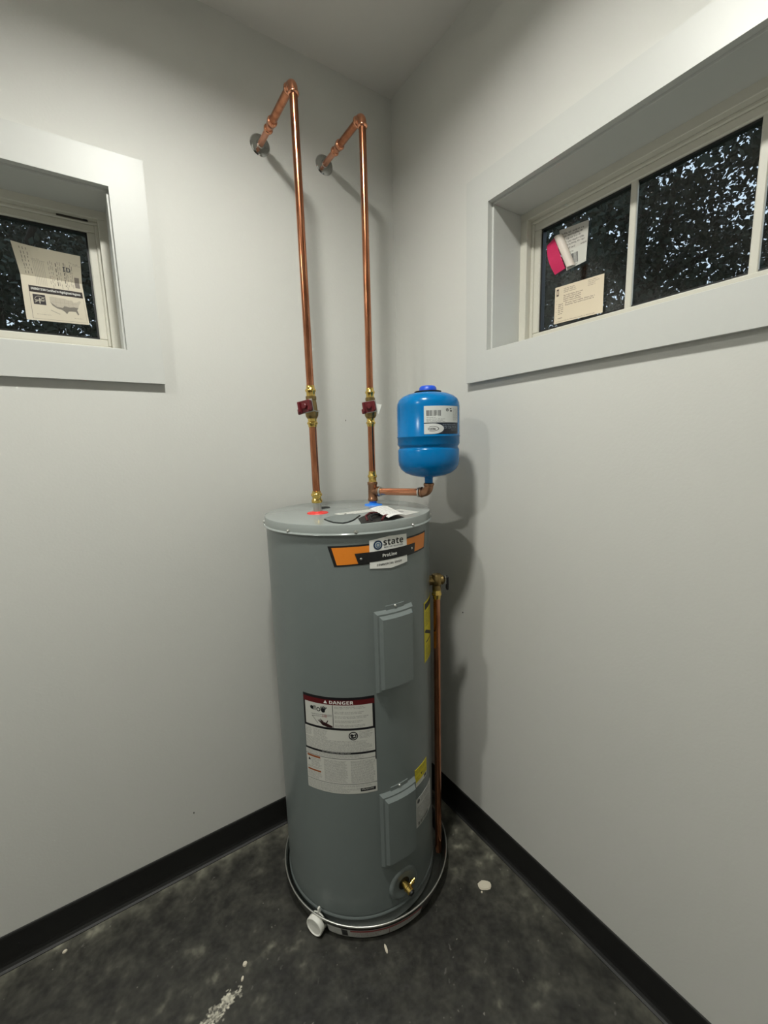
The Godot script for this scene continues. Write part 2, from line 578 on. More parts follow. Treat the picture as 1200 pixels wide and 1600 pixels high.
func floor_material() -> StandardMaterial3D:
	# sealed dark concrete, 2.5 mm to the pixel: mottling, plaster dust along the walls, flecks, scuffs and a paint smear
	var w := 1320
	var h := 940
	var layers: Array[PackedByteArray] = []
	for d in [[61, 0.006, 4], [62, 0.03, 4], [63, 0.11, 3], [64, 0.004, 3]]:
		var n := FastNoiseLite.new()
		n.noise_type = FastNoiseLite.TYPE_SIMPLEX_SMOOTH
		n.seed = d[0]
		n.frequency = d[1]
		n.fractal_octaves = d[2]
		layers.append(n.get_image(w, h, false, false, true).get_data())
	var px := PackedByteArray()
	px.resize(w * h * 3)
	var ex := PackedFloat32Array()
	for x in w:
		ex.append(exp(-(w - x) * 0.0025 / 0.11))
	var k := 0
	for y in h:
		var ez := exp(-y * 0.0025 / 0.06)
		for x in w:
			var i := y * w + x
			var mid := layers[1][i] / 255.0
			var big := layers[0][i] / 255.0
			var dust := maxf(ex[x] * 0.8, ez)
			var v := 0.178 + (big - 0.5) * 0.09 + (mid - 0.5) * 0.15 + (layers[2][i] / 255.0 - 0.5) * 0.09
			v += dust * (0.10 + 0.5 * mid * layers[3][i] / 255.0)
			v += 0.16 * clampf((mid - 0.70) * 5.0, 0.0, 1.0) * clampf((big - 0.42) * 4.0, 0.0, 1.0)
			v = clampf(v, 0.07, 0.6)
			px[k] = int(v * 255.0)
			px[k + 1] = int(v * 252.0)
			px[k + 2] = int(v * 225.0)
			k += 3
	var im := Image.create_from_data(w, h, false, Image.FORMAT_RGB8, px)
	var r := RandomNumberGenerator.new()
	r.seed = 19
	var at := func(x: float, z: float) -> Vector2: return Vector2((x + 3.3) / 0.0025, z / 0.0025)
	for i in 900:                                     # flecks of plaster, thicker near the walls
		var p := Vector2(-pow(r.randf(), 1.3) * 3.2, pow(r.randf(), 1.3) * 2.3)
		var g := r.randf_range(0.28, 0.55)
		disc(im, at.call(p.x, p.y), r.randf_range(0.3, 0.9), Color(g, g * 0.98, g * 0.92))
	for i in 130:                                     # short scuffs
		var p := Vector2(-r.randf() * 1.9, r.randf() * 1.8)
		var a := r.randf_range(0.4, 1.2)
		var q := p + Vector2(cos(a), -sin(a)) * r.randf_range(0.003, 0.016)
		var g := r.randf_range(0.22, 0.36)
		stroke(im, at.call(p.x, p.y), at.call(q.x, q.y), r.randf_range(0.6, 2.2), Color(g, g * 0.98, g * 0.92), 0.5)
	for i in 200:                                     # the smear of white paint near the camera
		var t := r.randf_range(-1.0, 1.0)
		var p := Vector2(-0.945 - 0.045 * t + r.randfn(0.0, 0.011), 0.452 + 0.012 * t + r.randfn(0.0, 0.008))
		var g := r.randf_range(0.35, 0.85)
		stroke(im, at.call(p.x, p.y), at.call(p.x + r.randf_range(-0.008, 0.008), p.y + r.randf_range(-0.004, 0.004)), r.randf_range(0.8, 3.0), Color(g, g * 0.98, g * 0.9), 0.6)
	var m := mat(Color.WHITE, 0.5)
	m.albedo_texture = ImageTexture.create_from_image(im)
	m.normal_enabled = true
	m.normal_texture = noise_tex(12, 0.04, [], 1024, 5, 3.0)
	m.normal_scale = 0.2
	return m

# ------------------------------------------------------------------ the room
const W1 := [-1.53, -0.951, 1.750, 2.170]        # the left window's casing opening: x from, x to, y from, y to
const W2 := [0.5067, 1.43, 1.744, 2.162]         # the right window's: z from, z to, y from, y to
const BACK := 2.35
const FAR := -3.3

func room() -> void:
	var g := 0.012
	var st := mb()
	box(st, Vector3(FAR - 0.2, -0.2, -0.2), Vector3(0.2, -0.0015, BACK + 0.2))
	var fc := [Vector3(FAR, 0, 0), Vector3(0, 0, 0), Vector3(0, 0, BACK), Vector3(FAR, 0, BACK)]
	var fu := [Vector2(0, 0), Vector2(1, 0), Vector2(1, 1), Vector2(0, 1)]
	for t in [[0, 1, 2], [0, 2, 3]]:
		tri(st, [fc[t[0]], fc[t[1]], fc[t[2]]], [Vector3.UP, Vector3.UP, Vector3.UP], [fu[t[0]], fu[t[1]], fu[t[2]]])
	struct("floor", st, M.floor, "dark grey polished concrete floor with pale scuffs", "floor")
	st = mb()
	box(st, Vector3(FAR - 0.2, CEIL, -0.2), Vector3(0.2, CEIL + 0.2, BACK + 0.2))
	struct("ceiling", st, M.ceiling, "plain painted flat ceiling over the corner", "ceiling")
	st = mb()
	box(st, Vector3(FAR - 0.2, 0, -0.2), Vector3(W1[0] - g, CEIL, 0))
	box(st, Vector3(W1[1] + g, 0, -0.2), Vector3(0.2, CEIL, 0))
	box(st, Vector3(W1[0] - g, 0, -0.2), Vector3(W1[1] + g, W1[2] - g, 0))
	box(st, Vector3(W1[0] - g, W1[3] + g, -0.2), Vector3(W1[1] + g, CEIL, 0))
	var wl := struct("wall_left", st, M.wall, "pale grey painted wall on the left behind the pipes", "wall")
	st = mb()
	box(st, Vector3(0, 0, 0), Vector3(0.2, CEIL, W2[0] - g))
	box(st, Vector3(0, 0, W2[1] + g), Vector3(0.2, CEIL, BACK + 0.2))
	box(st, Vector3(0, 0, W2[0] - g), Vector3(0.2, W2[2] - g, W2[1] + g))
	box(st, Vector3(0, W2[3] + g, W2[0] - g), Vector3(0.2, CEIL, W2[1] + g))
	var wr := struct("wall_right", st, M.wall, "pale grey painted wall on the right under the wide window", "wall")
	st = mb()
	box(st, Vector3(FAR - 0.2, 0, BACK), Vector3(0, CEIL, BACK + 0.2))
	struct("wall_back", st, M.wall, "pale grey painted wall behind the camera", "wall")
	st = mb()
	box(st, Vector3(FAR - 0.2, 0, 0), Vector3(FAR, CEIL, BACK))
	struct("wall_far", st, M.wall, "pale grey painted wall at the far left end", "wall")
	# nicks in the paint
	for s in [[wl, Vector3(-0.911, 0.2138, 0.0), 0.004], [wl, Vector3(-0.2466, 1.5621, 0.0), 0.0035]]:
		st = mb()
		lathe(st, [[0.0, 0.001], [s[2] * 0.6, 0.0008], [s[2], -0.0005]], Transform3D(Basis(Vector3.RIGHT, PI / 2) * Basis.from_scale(Vector3(0.6, 1, 1.2)), s[1]), 7)
		obj("paint_nick", st, M.scuff, s[0])
	st = mb()
	lathe(st, [[0.0, 0.001], [0.0025, 0.0008], [0.004, -0.0005]], Transform3D(Basis(Vector3.BACK, PI / 2), Vector3(0, 0.8473, 0.3848)), 7)
	obj("paint_nick", st, M.scuff, wr)
	# rubber cove base: a profile with a flared toe, run along the walls
	var prof := PackedVector2Array([Vector2(0, 0), Vector2(0.019, 0), Vector2(0.019, 0.0025), Vector2(0.013, 0.006), Vector2(0.0085, 0.013), Vector2(0.0065, 0.022), Vector2(0.006, 0.03), Vector2(0.0055, 0.099), Vector2(0.004, 0.1035), Vector2(0, 0.1045)])
	st = mb()
	prism(st, prof, FAR, -0.0005, Transform3D(Basis(Vector3(0, 0, 1), Vector3(0, 1, 0), Vector3(1, 0, 0)), Vector3(0, 0, 0)))
	struct("baseboard_left", st, M.rubber, "black rubber cove base along the left wall", "baseboard")
	st = mb()
	prism(st, prof, 0.0, BACK, Transform3D(Basis(Vector3(-1, 0, 0), Vector3(0, 1, 0), Vector3(0, 0, 1)), Vector3(0, 0, 0)))
	struct("baseboard_right", st, M.rubber, "black rubber cove base along the right wall", "baseboard")

func window(called: String, label: String, xf: Transform3D, W: float, H: float, muntins: Array) -> Node3D:
	# local x along the wall, y up, z towards the room; the origin is the lower corner of the casing opening
	var o := Node3D.new()
	o.name = called
	o.transform = xf
	add_child(o, true)
	o.set_meta("kind", "structure")
	tag(o, label, "window")
	var cw := 0.0885
	var ct := 0.019
	var st := mb()
	box(st, Vector3(-cw, H, 0), Vector3(W + cw, H + cw, ct), 0.0)
	obj("casing_head", st, M.trim, o)
	st = mb()
	box(st, Vector3(-cw, -cw, 0), Vector3(W + cw, 0, ct), 0.0)
	obj("casing_apron", st, M.trim, o)
	for x in [-cw, W]:
		st = mb()
		box(st, Vector3(x, 0, 0), Vector3(x + cw, H, ct), 0.0)
		obj("casing_stile", st, M.trim, o)
	var j := 0.006
	var jt := 0.018
	var jd := -0.125
	st = mb()
	box(st, Vector3(j - jt, H - j, jd), Vector3(W - j + jt, H - j + jt, 0.0005), 0.0008)
	obj("jamb_head", st, M.trim, o)
	st = mb()
	box(st, Vector3(j - jt, j - jt, jd), Vector3(W - j + jt, j, 0.0005), 0.0008)
	obj("jamb_sill", st, M.trim, o)
	for x in [j - jt, W - j]:
		st = mb()
		box(st, Vector3(x, j, jd), Vector3(x + jt, H - j, 0.0005), 0.0008)
		obj("jamb_side", st, M.trim, o)
	# vinyl frame and sash, each a ring of four bars
	var ring := func(name_: String, m: Material, i0: float, i1: float, z0: float, z1: float, bev: float) -> Node3D:
		var s := mb()
		box(s, Vector3(i0, i0, z0), Vector3(W - i0, i1, z1), bev)
		box(s, Vector3(i0, H - i1, z0), Vector3(W - i0, H - i0, z1), bev)
		box(s, Vector3(i0, i1 - 0.001, z0), Vector3(i1, H - i1 + 0.001, z1), bev)
		box(s, Vector3(W - i1, i1 - 0.001, z0), Vector3(W - i0, H - i1 + 0.001, z1), bev)
		return obj(name_, s, m, o)
	ring.call("window_frame", M.vinyl, -0.011, 0.029, -0.19, -0.1225, 0.0015)
	ring.call("window_stop", M.vinyl, 0.027, 0.038, -0.185, -0.144, 0.003)
	ring.call("window_sash", M.vinyl, 0.036, 0.0585, -0.18, -0.149, 0.003)
	ring.call("gasket", M.gasket, 0.057, 0.0635, -0.172, -0.156, 0.0)
	st = mb()
	box(st, Vector3(0.058, 0.058, -0.167), Vector3(W - 0.058, H - 0.058, -0.163))
	obj("pane", st, M.glass, o)
	for x in muntins:
		st = mb()
		box(st, Vector3(x - 0.0085, 0.055, -0.162), Vector3(x + 0.0085, H - 0.055, -0.152), 0.002)
		obj("muntin", st, M.vinyl, o)
	return o

func window_left() -> void:
	var W: float = W1[1] - W1[0]
	var H: float = W1[3] - W1[2]
	var o := window("window_1", "small white cased window on the left wall with a taped sheet", Transform3D(Basis.IDENTITY, Vector3(W1[0], W1[2], 0)), W, H, [])
	# the slot of the lock in the head of the frame
	var st := mb()
	box(st, Vector3(W - 0.127, H - 0.034, -0.1425), Vector3(W - 0.052, H - 0.029, -0.1395), 0.001)
	obj("frame_slot", st, M.slot, o)
	st = mb()
	box(st, Vector3(W - 0.064, H - 0.0345, -0.1415), Vector3(W - 0.054, H - 0.0285, -0.138), 0.001)
	obj("slot_catch", st, M.black, o)

func window_right() -> void:
	var o := window("window_2", "wide white cased window on the right wall divided by two bars", Transform3D(Basis(Vector3(0, 0, 1), Vector3(0, 1, 0), Vector3(-1, 0, 0)), Vector3(0, W2[2], W2[0])), W2[1] - W2[0], W2[3] - W2[2], [0.332, 0.591])
	var st := mb()
	for z in [-0.108, -0.118]:
		box(st, Vector3(0.0062, 0.0062, z - 0.003), Vector3(0.0085, 0.009, z + 0.003))
	obj("caulk_crumb", st, M.slot, o)

# ------------------------------------------------------------------ outdoors
func outdoors() -> void:
	var st := mb()
	box(st, Vector3(-40, -0.5, -40), Vector3(40, -0.21, 40))
	var grass := mat(Color(0.2, 0.26, 0.14), 0.95)
	var o := obj("ground", st, grass)
	o.set_meta("kind", "structure")
	tag(o, "dim grass ground outside the windows", "ground")
	# one spray of leaves, copied all through the crowns
	st = mb()
	var r2 := RandomNumberGenerator.new()
	r2.seed = 41
	for i in 7:
		var base := Vector3(r2.randf_range(-0.09, 0.09), r2.randf_range(-0.07, 0.07), r2.randf_range(-0.09, 0.09))
		var b := Basis(Vector3(r2.randf_range(-1, 1), r2.randf_range(-1, 1), r2.randf_range(-1, 1)).normalized(), r2.randf_range(0, TAU))
		var L := r2.randf_range(0.06, 0.095)
		var wd := L * 0.3
		var pts := [Vector3(0, 0, 0), Vector3(wd, 0.008, L * 0.4), Vector3(0, -0.004, L * 0.45), Vector3(-wd, 0.008, L * 0.4), Vector3(0, 0.004, L)]
		var w := []
		for p in pts:
			w.append(base + b * p)
		for t in [[0, 1, 2], [0, 2, 3], [1, 4, 2], [2, 4, 3]]:
			var n: Vector3 = b * Vector3(0, 1, 0)
			tri(st, [w[t[0]], w[t[1]], w[t[2]]], [n, n, n])
	var spray := st.commit()
	var leaf := mat(Color(0.13, 0.18, 0.13), 0.75)
	leaf.cull_mode = BaseMaterial3D.CULL_DISABLED
	var bark := mat(Color(0.16, 0.13, 0.1), 0.9)
	var list := [
		["broad dark leafy tree outside the right window", Vector3(5.0, -0.2, -1.6), 4.5, Vector3(3.0, 2.9, 3.0), 8500, 1],
		["dark leafy tree farther back outside the right window", Vector3(4.6, -0.2, -5.2), 4.2, Vector3(2.9, 2.6, 2.9), 5000, 2],
		["dark leafy tree just outside the left window", Vector3(-2.0, -0.2, -6.0), 4.3, Vector3(3.1, 2.7, 2.9), 9000, 3],
	]
	for d in list:
		tree(d, spray, leaf, bark)

func tree(d: Array, spray: Mesh, leaf: Material, bark: Material) -> void:
	var o := thing("tree", d[0], "tree", d[1])
	var r := RandomNumberGenerator.new()
	r.seed = 100 + d[5]
	var mid := Vector3(0, d[2], 0)
	var rad: Vector3 = d[3]
	var st := mb()
	tube(st, [Vector3(0, -0.1, 0), Vector3(0.05, 1.2, 0.03), Vector3(-0.03, 2.6, 0.05), Vector3(0.06, 4.2, -0.04), Vector3(0, d[2] + rad.y * 0.7, 0)], 0.1, 10, true, [0.2, 0.16, 0.13, 0.08, 0.02])
	obj("trunk", st, bark, o)
	for i in 14:
		st = mb()
		var a := TAU * i / 14.0 + r.randf_range(-0.2, 0.2)
		var y0 := r.randf_range(1.9, d[2] + 0.8)
		var end := mid + Vector3(cos(a) * rad.x, r.randf_range(-0.4, 0.8) * rad.y, sin(a) * rad.z) * r.randf_range(0.7, 0.9)
		var p0 := Vector3(0, y0, 0)
		var m1 := p0.lerp(end, 0.5) + Vector3(r.randf_range(-0.2, 0.2), r.randf_range(0.0, 0.3), r.randf_range(-0.2, 0.2))
		tube(st, [p0, p0.lerp(m1, 0.5), m1, end], 0.03, 6, true, [0.06, 0.045, 0.03, 0.008])
		obj("branch", st, bark, o)
	var nz := FastNoiseLite.new()
	nz.seed = 50 + d[5]
	nz.frequency = 0.34
	nz.fractal_octaves = 3
	var xs: Array[Transform3D] = []
	while xs.size() < d[4]:
		var p := Vector3(r.randf_range(-1, 1), r.randf_range(-1, 1), r.randf_range(-1, 1))
		if p.length() > 1.0:
			continue
		var q := mid + p * rad
		if nz.get_noise_3dv(q + d[1]) < 0.03:
			continue
		xs.append(Transform3D(Basis(Vector3(r.randf_range(-1, 1), r.randf_range(-1, 1), r.randf_range(-1, 1)).normalized(), r.randf_range(0, TAU)) * Basis.from_scale(Vector3.ONE * r.randf_range(0.8, 1.3)), q))
	var mm := MultiMesh.new()
	mm.transform_format = MultiMesh.TRANSFORM_3D
	mm.mesh = spray
	mm.instance_count = xs.size()
	for i in xs.size():
		mm.set_instance_transform(i, xs[i])
	var mi := MultiMeshInstance3D.new()
	mi.multimesh = mm
	mi.material_override = leaf
	mi.name = "foliage"
	o.add_child(mi)
	mi.set_meta("kind", "stuff")

# ------------------------------------------------------------------ the water heater
func heater() -> void:
	var c := Vector2(0, 0)
	var o := thing("water_heater", "tall grey cylindrical electric water heater standing in the corner", "water heater", Vector3(TX, 0, TZ))
	var st := mb()
	lathe(st, [[0.0, 0.05], [TR - 0.004, 0.05], [TR, 0.054], [TR, 1.238]], Transform3D.IDENTITY, 96)
	obj("body", st, M.enamel, o)
	st = mb()
	lathe(st, [[0.0, 0.0056], [TR - 0.004, 0.0056], [TR + 0.001, 0.009], [TR + 0.001, 0.04], [TR + 0.003, 0.0425], [TR + 0.003, 0.046], [TR + 0.0005, 0.05], [TR - 0.01, 0.051]], Transform3D.IDENTITY, 96)
	obj("base_ring", st, M.enamel, o)
	st = mb()
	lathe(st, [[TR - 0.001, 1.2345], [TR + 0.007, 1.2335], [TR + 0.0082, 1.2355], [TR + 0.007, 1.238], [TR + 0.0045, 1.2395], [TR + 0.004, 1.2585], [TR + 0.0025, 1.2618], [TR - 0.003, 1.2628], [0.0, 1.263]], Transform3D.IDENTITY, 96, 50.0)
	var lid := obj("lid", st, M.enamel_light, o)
	for a in [-112.0, -67.6, -24.8, 14.3, 58.0, 100.0, 145.0]:
		st = mb()
		var p := on_cyl(c, TR + 0.0045, a, 1.2415)
		lathe(st, [[0.0042, 0.0], [0.0042, 0.002], [0.003, 0.0042], [0.0, 0.005]], along(p, p + cyl_dir(a)), 10)
		lathe(st, [[0.0058, 0.0], [0.0058, 0.0008], [0.0, 0.0009]], along(p, p + cyl_dir(a)), 12)
		obj("lid_screw", st, M.zinc, lid)
	# access covers, upper and lower
	for d in [[0.777, 1.018, 1.0245], [0.212, 0.459, 0.4655]]:
		st = mb()
		cyl_block(st, -16.0, 13.0, d[0], d[1], c, TR - 0.001, TR + 0.011, 0.008)
		cyl_block(st, -13.2, 10.2, d[0] + 0.0125, d[1] - 0.0125, c, TR + 0.0105, TR + 0.022, 0.0075)
		var pn := obj("access_cover", st, M.enamel, o)
		st = mb()
		cyl_block(st, -8.0, 6.0, d[1] - 0.006, d[1] + 0.011, c, TR - 0.001, TR + 0.002, 0.001)
		obj("cover_tab", st, M.enamel, pn)
		st = mb()
		var p := on_cyl(c, TR + 0.0015, -1.3, d[2])
		lathe(st, [[0.0042, 0.0], [0.0042, 0.002], [0.003, 0.004], [0.0, 0.0048]], along(p, p + cyl_dir(-1.3)), 10)
		obj("cover_screw", st, M.zinc, pn)
	badge(o, c)
	danger_label(o, c)
	# yellow energy guide wrapped round the right side
	var im := new_img(200, 360, Color(0.78, 0.72, 0.08))
	fr(im, 8, 10, 184, 36, Color(0.08, 0.08, 0.05))
	fine(im, 14, 60, 170, 90, 13, Color(0.1, 0.1, 0.06))
	stroke(im, Vector2(15, 175), Vector2(90, 230), 16, Color(0.1, 0.1, 0.06))
	fr(im, 20, 240, 160, 10, Color(0.1, 0.1, 0.06))
	fine(im, 14, 265, 170, 80, 12, Color(0.12, 0.12, 0.06))
	st = mb()
	cyl_patch(st, 28.5, 66.0, 0.797, 0.99, c, TR)
	obj("energy_label", st, img_mat(im), o)
	# yellow caution sticker and white data plate beside the lower cover
	im = new_img(128, 128, Color(0.8, 0.74, 0.1))
	fr(im, 0, 96, 128, 32, Color(0.8, 0.8, 0.76))
	fine(im, 6, 6, 116, 40, 9, Color(0.15, 0.14, 0.08))
	fill_poly(im, PackedVector2Array([Vector2(54, 56), Vector2(74, 56), Vector2(64, 74)]), Color(0.1, 0.1, 0.06))
	fine(im, 6, 60, 40, 34, 8, Color(0.2, 0.18, 0.08))
	fine(im, 80, 60, 42, 34, 8, Color(0.2, 0.18, 0.08))
	fine(im, 6, 100, 70, 22, 9, Color(0.25, 0.25, 0.25))
	fr(im, 92, 100, 28, 22, Color(0.2, 0.2, 0.2))
	st = mb()
	cyl_patch(st, 13.2, 29.2, 0.4135, 0.474, c, TR + 0.0004)
	obj("caution_sticker", st, img_mat(im), o)
	im = new_img(200, 200, Color(0.74, 0.74, 0.72))
	fr(im, 4, 4, 192, 2, Color(0.3, 0.3, 0.3))
	disc(im, Vector2(24, 24), 13, Color(0.25, 0.25, 0.26))
	fine(im, 48, 12, 140, 40, 12, Color(0.3, 0.3, 0.3))
	for y in [60, 90, 120, 150]:
		fr(im, 8, y, 184, 2, Color(0.35, 0.35, 0.35))
		fine(im, 10, y + 5, 180, 24, 12, Color(0.3, 0.3, 0.3))
	bars(im, 20, 172, 120, 22, Color(0.15, 0.15, 0.15))
	st = mb()
	cyl_patch(st, 14.0, 38.0, 0.268, 0.369, c, TR)
	obj("data_label", st, img_mat(im, 0.4), o)
	# drain valve low on the front, in its recessed ring
	var va := 0.5
	var vp := on_cyl(c, TR, va, 0.118)
	var vx := along(vp, vp + cyl_dir(va))
	st = mb()
	lathe(st, [[0.052, -0.004], [0.05, 0.003], [0.044, 0.0055], [0.036, 0.0035], [0.022, 0.002], [0.0, 0.002]], vx, 36, 60.0)
	var dv := obj("drain_valve", st, M.enamel, o)
	st = mb()
	lathe(st, [[0.0, 0.0022], [0.0195, 0.0026], [0.0195, 0.003], [0.0, 0.0032]], vx, 24)
	obj("valve_opening", st, M.black, dv)
	st = mb()
	var v2 := along(on_cyl(c, TR - 0.004, va, 0.117), on_cyl(c, TR + 0.06, va + 1.5, 0.107))
	lathe(st, [[0.0105, 0.002], [0.0105, 0.018], [0.0128, 0.019], [0.0128, 0.023], [0.0112, 0.024], [0.0112, 0.036], [0.0095, 0.038], [0.0095, 0.033], [0.0, 0.033]], v2, 20)
	obj("valve_spigot", st, M.brass, dv)
	st = mb()
	var kp: Vector3 = v2 * Vector3(0, 0.022, 0)
	var kd := (Vector3(0.9, 0.35, -0.1)).normalized()
	lathe(st, [[0.0055, 0.008], [0.0055, 0.018], [0.0075, 0.019], [0.0075, 0.024], [0.004, 0.026], [0.004, 0.032], [0.0, 0.033]], along(kp, kp + kd), 14)
	obj("valve_knob", st, M.brass, dv)
	st = mb()
	var ep: Vector3 = v2 * Vector3(0, 0.037, 0)
	lathe(st, [[0.0095, -0.004], [0.01, 0.004], [0.006, 0.008], [0.0, 0.0082]], along(ep, ep + Vector3(0.2, -0.4, 0.9)), 16)
	obj("valve_cap", st, M.black, dv)
	lid_top(o)

func badge(o: Node3D, c: Vector2) -> void:
	var st := mb()
	var V := func(a: Array) -> PackedVector2Array:
		var p := PackedVector2Array()
		for q in a:
			p.append(Vector2(q[0], q[1]))
		return p
	cyl_poly(st, V.call([[-41.8, 1.2056], [32.2, 1.2115], [30.0, 1.1600], [-38.2, 1.1494]]), c, TR + 0.0008)
	var b := obj("name_badge", st, M.print_black, o)
	st = mb()
	cyl_poly(st, V.call([[-39.5, 1.2010], [31.0, 1.2068], [29.0, 1.1645], [-36.6, 1.1540]]), c, TR + 0.0012)
	obj("badge_field", st, M.orange, b)
	st = mb()
	cyl_poly(st, V.call([[-17.0, 1.2160], [-4.0, 1.2230], [9.2, 1.2205], [9.4, 1.1410], [-3.5, 1.1335], [-17.2, 1.1400]]), c, TR + 0.0016)
	obj("badge_plate", st, M.print_white, b)
	st = mb()
	cyl_poly(st, V.call([[-26.0, 1.1840], [17.2, 1.1885], [16.4, 1.1610], [-24.0, 1.1560]]), c, TR + 0.0021)
	obj("badge_band", st, M.print_black, b)
	for s in [[-22.3, 1.1685], [13.7, 1.1750]]:
		st = mb()
		var p := on_cyl(c, TR + 0.002, s[0], s[1])
		lathe(st, [[0.0032, 0.0], [0.0032, 0.001], [0.002, 0.002], [0.0, 0.0024]], along(p, p + cyl_dir(s[0])), 10)
		obj("badge_rivet", st, M.zinc, b)
	var put := func(text: String, a: float, y: float, w: float, h: float, m: Material, r: float, name_: String, slope := 0.0, bold := true) -> void:
		var s := mb()
		letters(s, text, w, h, func(x: float, yy: float) -> Array: return [on_cyl(c, r, a + rad_to_deg(x / TR), y + yy + x * slope), cyl_dir(a + rad_to_deg(x / TR))], bold)
		obj(name_, s, m, b)
	put.call("state", -1.0, 1.2065, 0.064, 0.0165, M.print_black, TR + 0.0021, "brand_lettering")
	put.call("WATER HEATERS", -1.0, 1.1935, 0.062, 0.0042, M.print_grey, TR + 0.0021, "small_lettering")
	put.call("ProLine", -4.0, 1.1722, 0.044, 0.0095, M.print_white, TR + 0.0026, "series_lettering", 0.02)
	put.call("COMMERCIAL GRADE", -4.0, 1.1478, 0.078, 0.0055, M.print_black, TR + 0.0021, "grade_lettering", 0.02)
	var navy := mat(Color(0.08, 0.2, 0.32), 0.4)
	var ring := func(r0: float, m: Material, lift: float) -> void:
		var s := mb()
		var p := PackedVector2Array()
		for i in 28:
			p.append(Vector2(-11.7 + rad_to_deg(r0 * cos(TAU * i / 28.0) / TR), 1.2015 + r0 * sin(TAU * i / 28.0)))
		cyl_poly(s, p, c, TR + lift)
		obj("logo_ring", s, m, b)
	ring.call(0.0128, navy, 0.002)
	ring.call(0.0083, M.print_white, 0.0023)
	ring.call(0.0072, mat(Color(0.3, 0.42, 0.52), 0.4), 0.0026)
	ring.call(0.0042, mat(Color(0.62, 0.64, 0.66), 0.4), 0.0029)

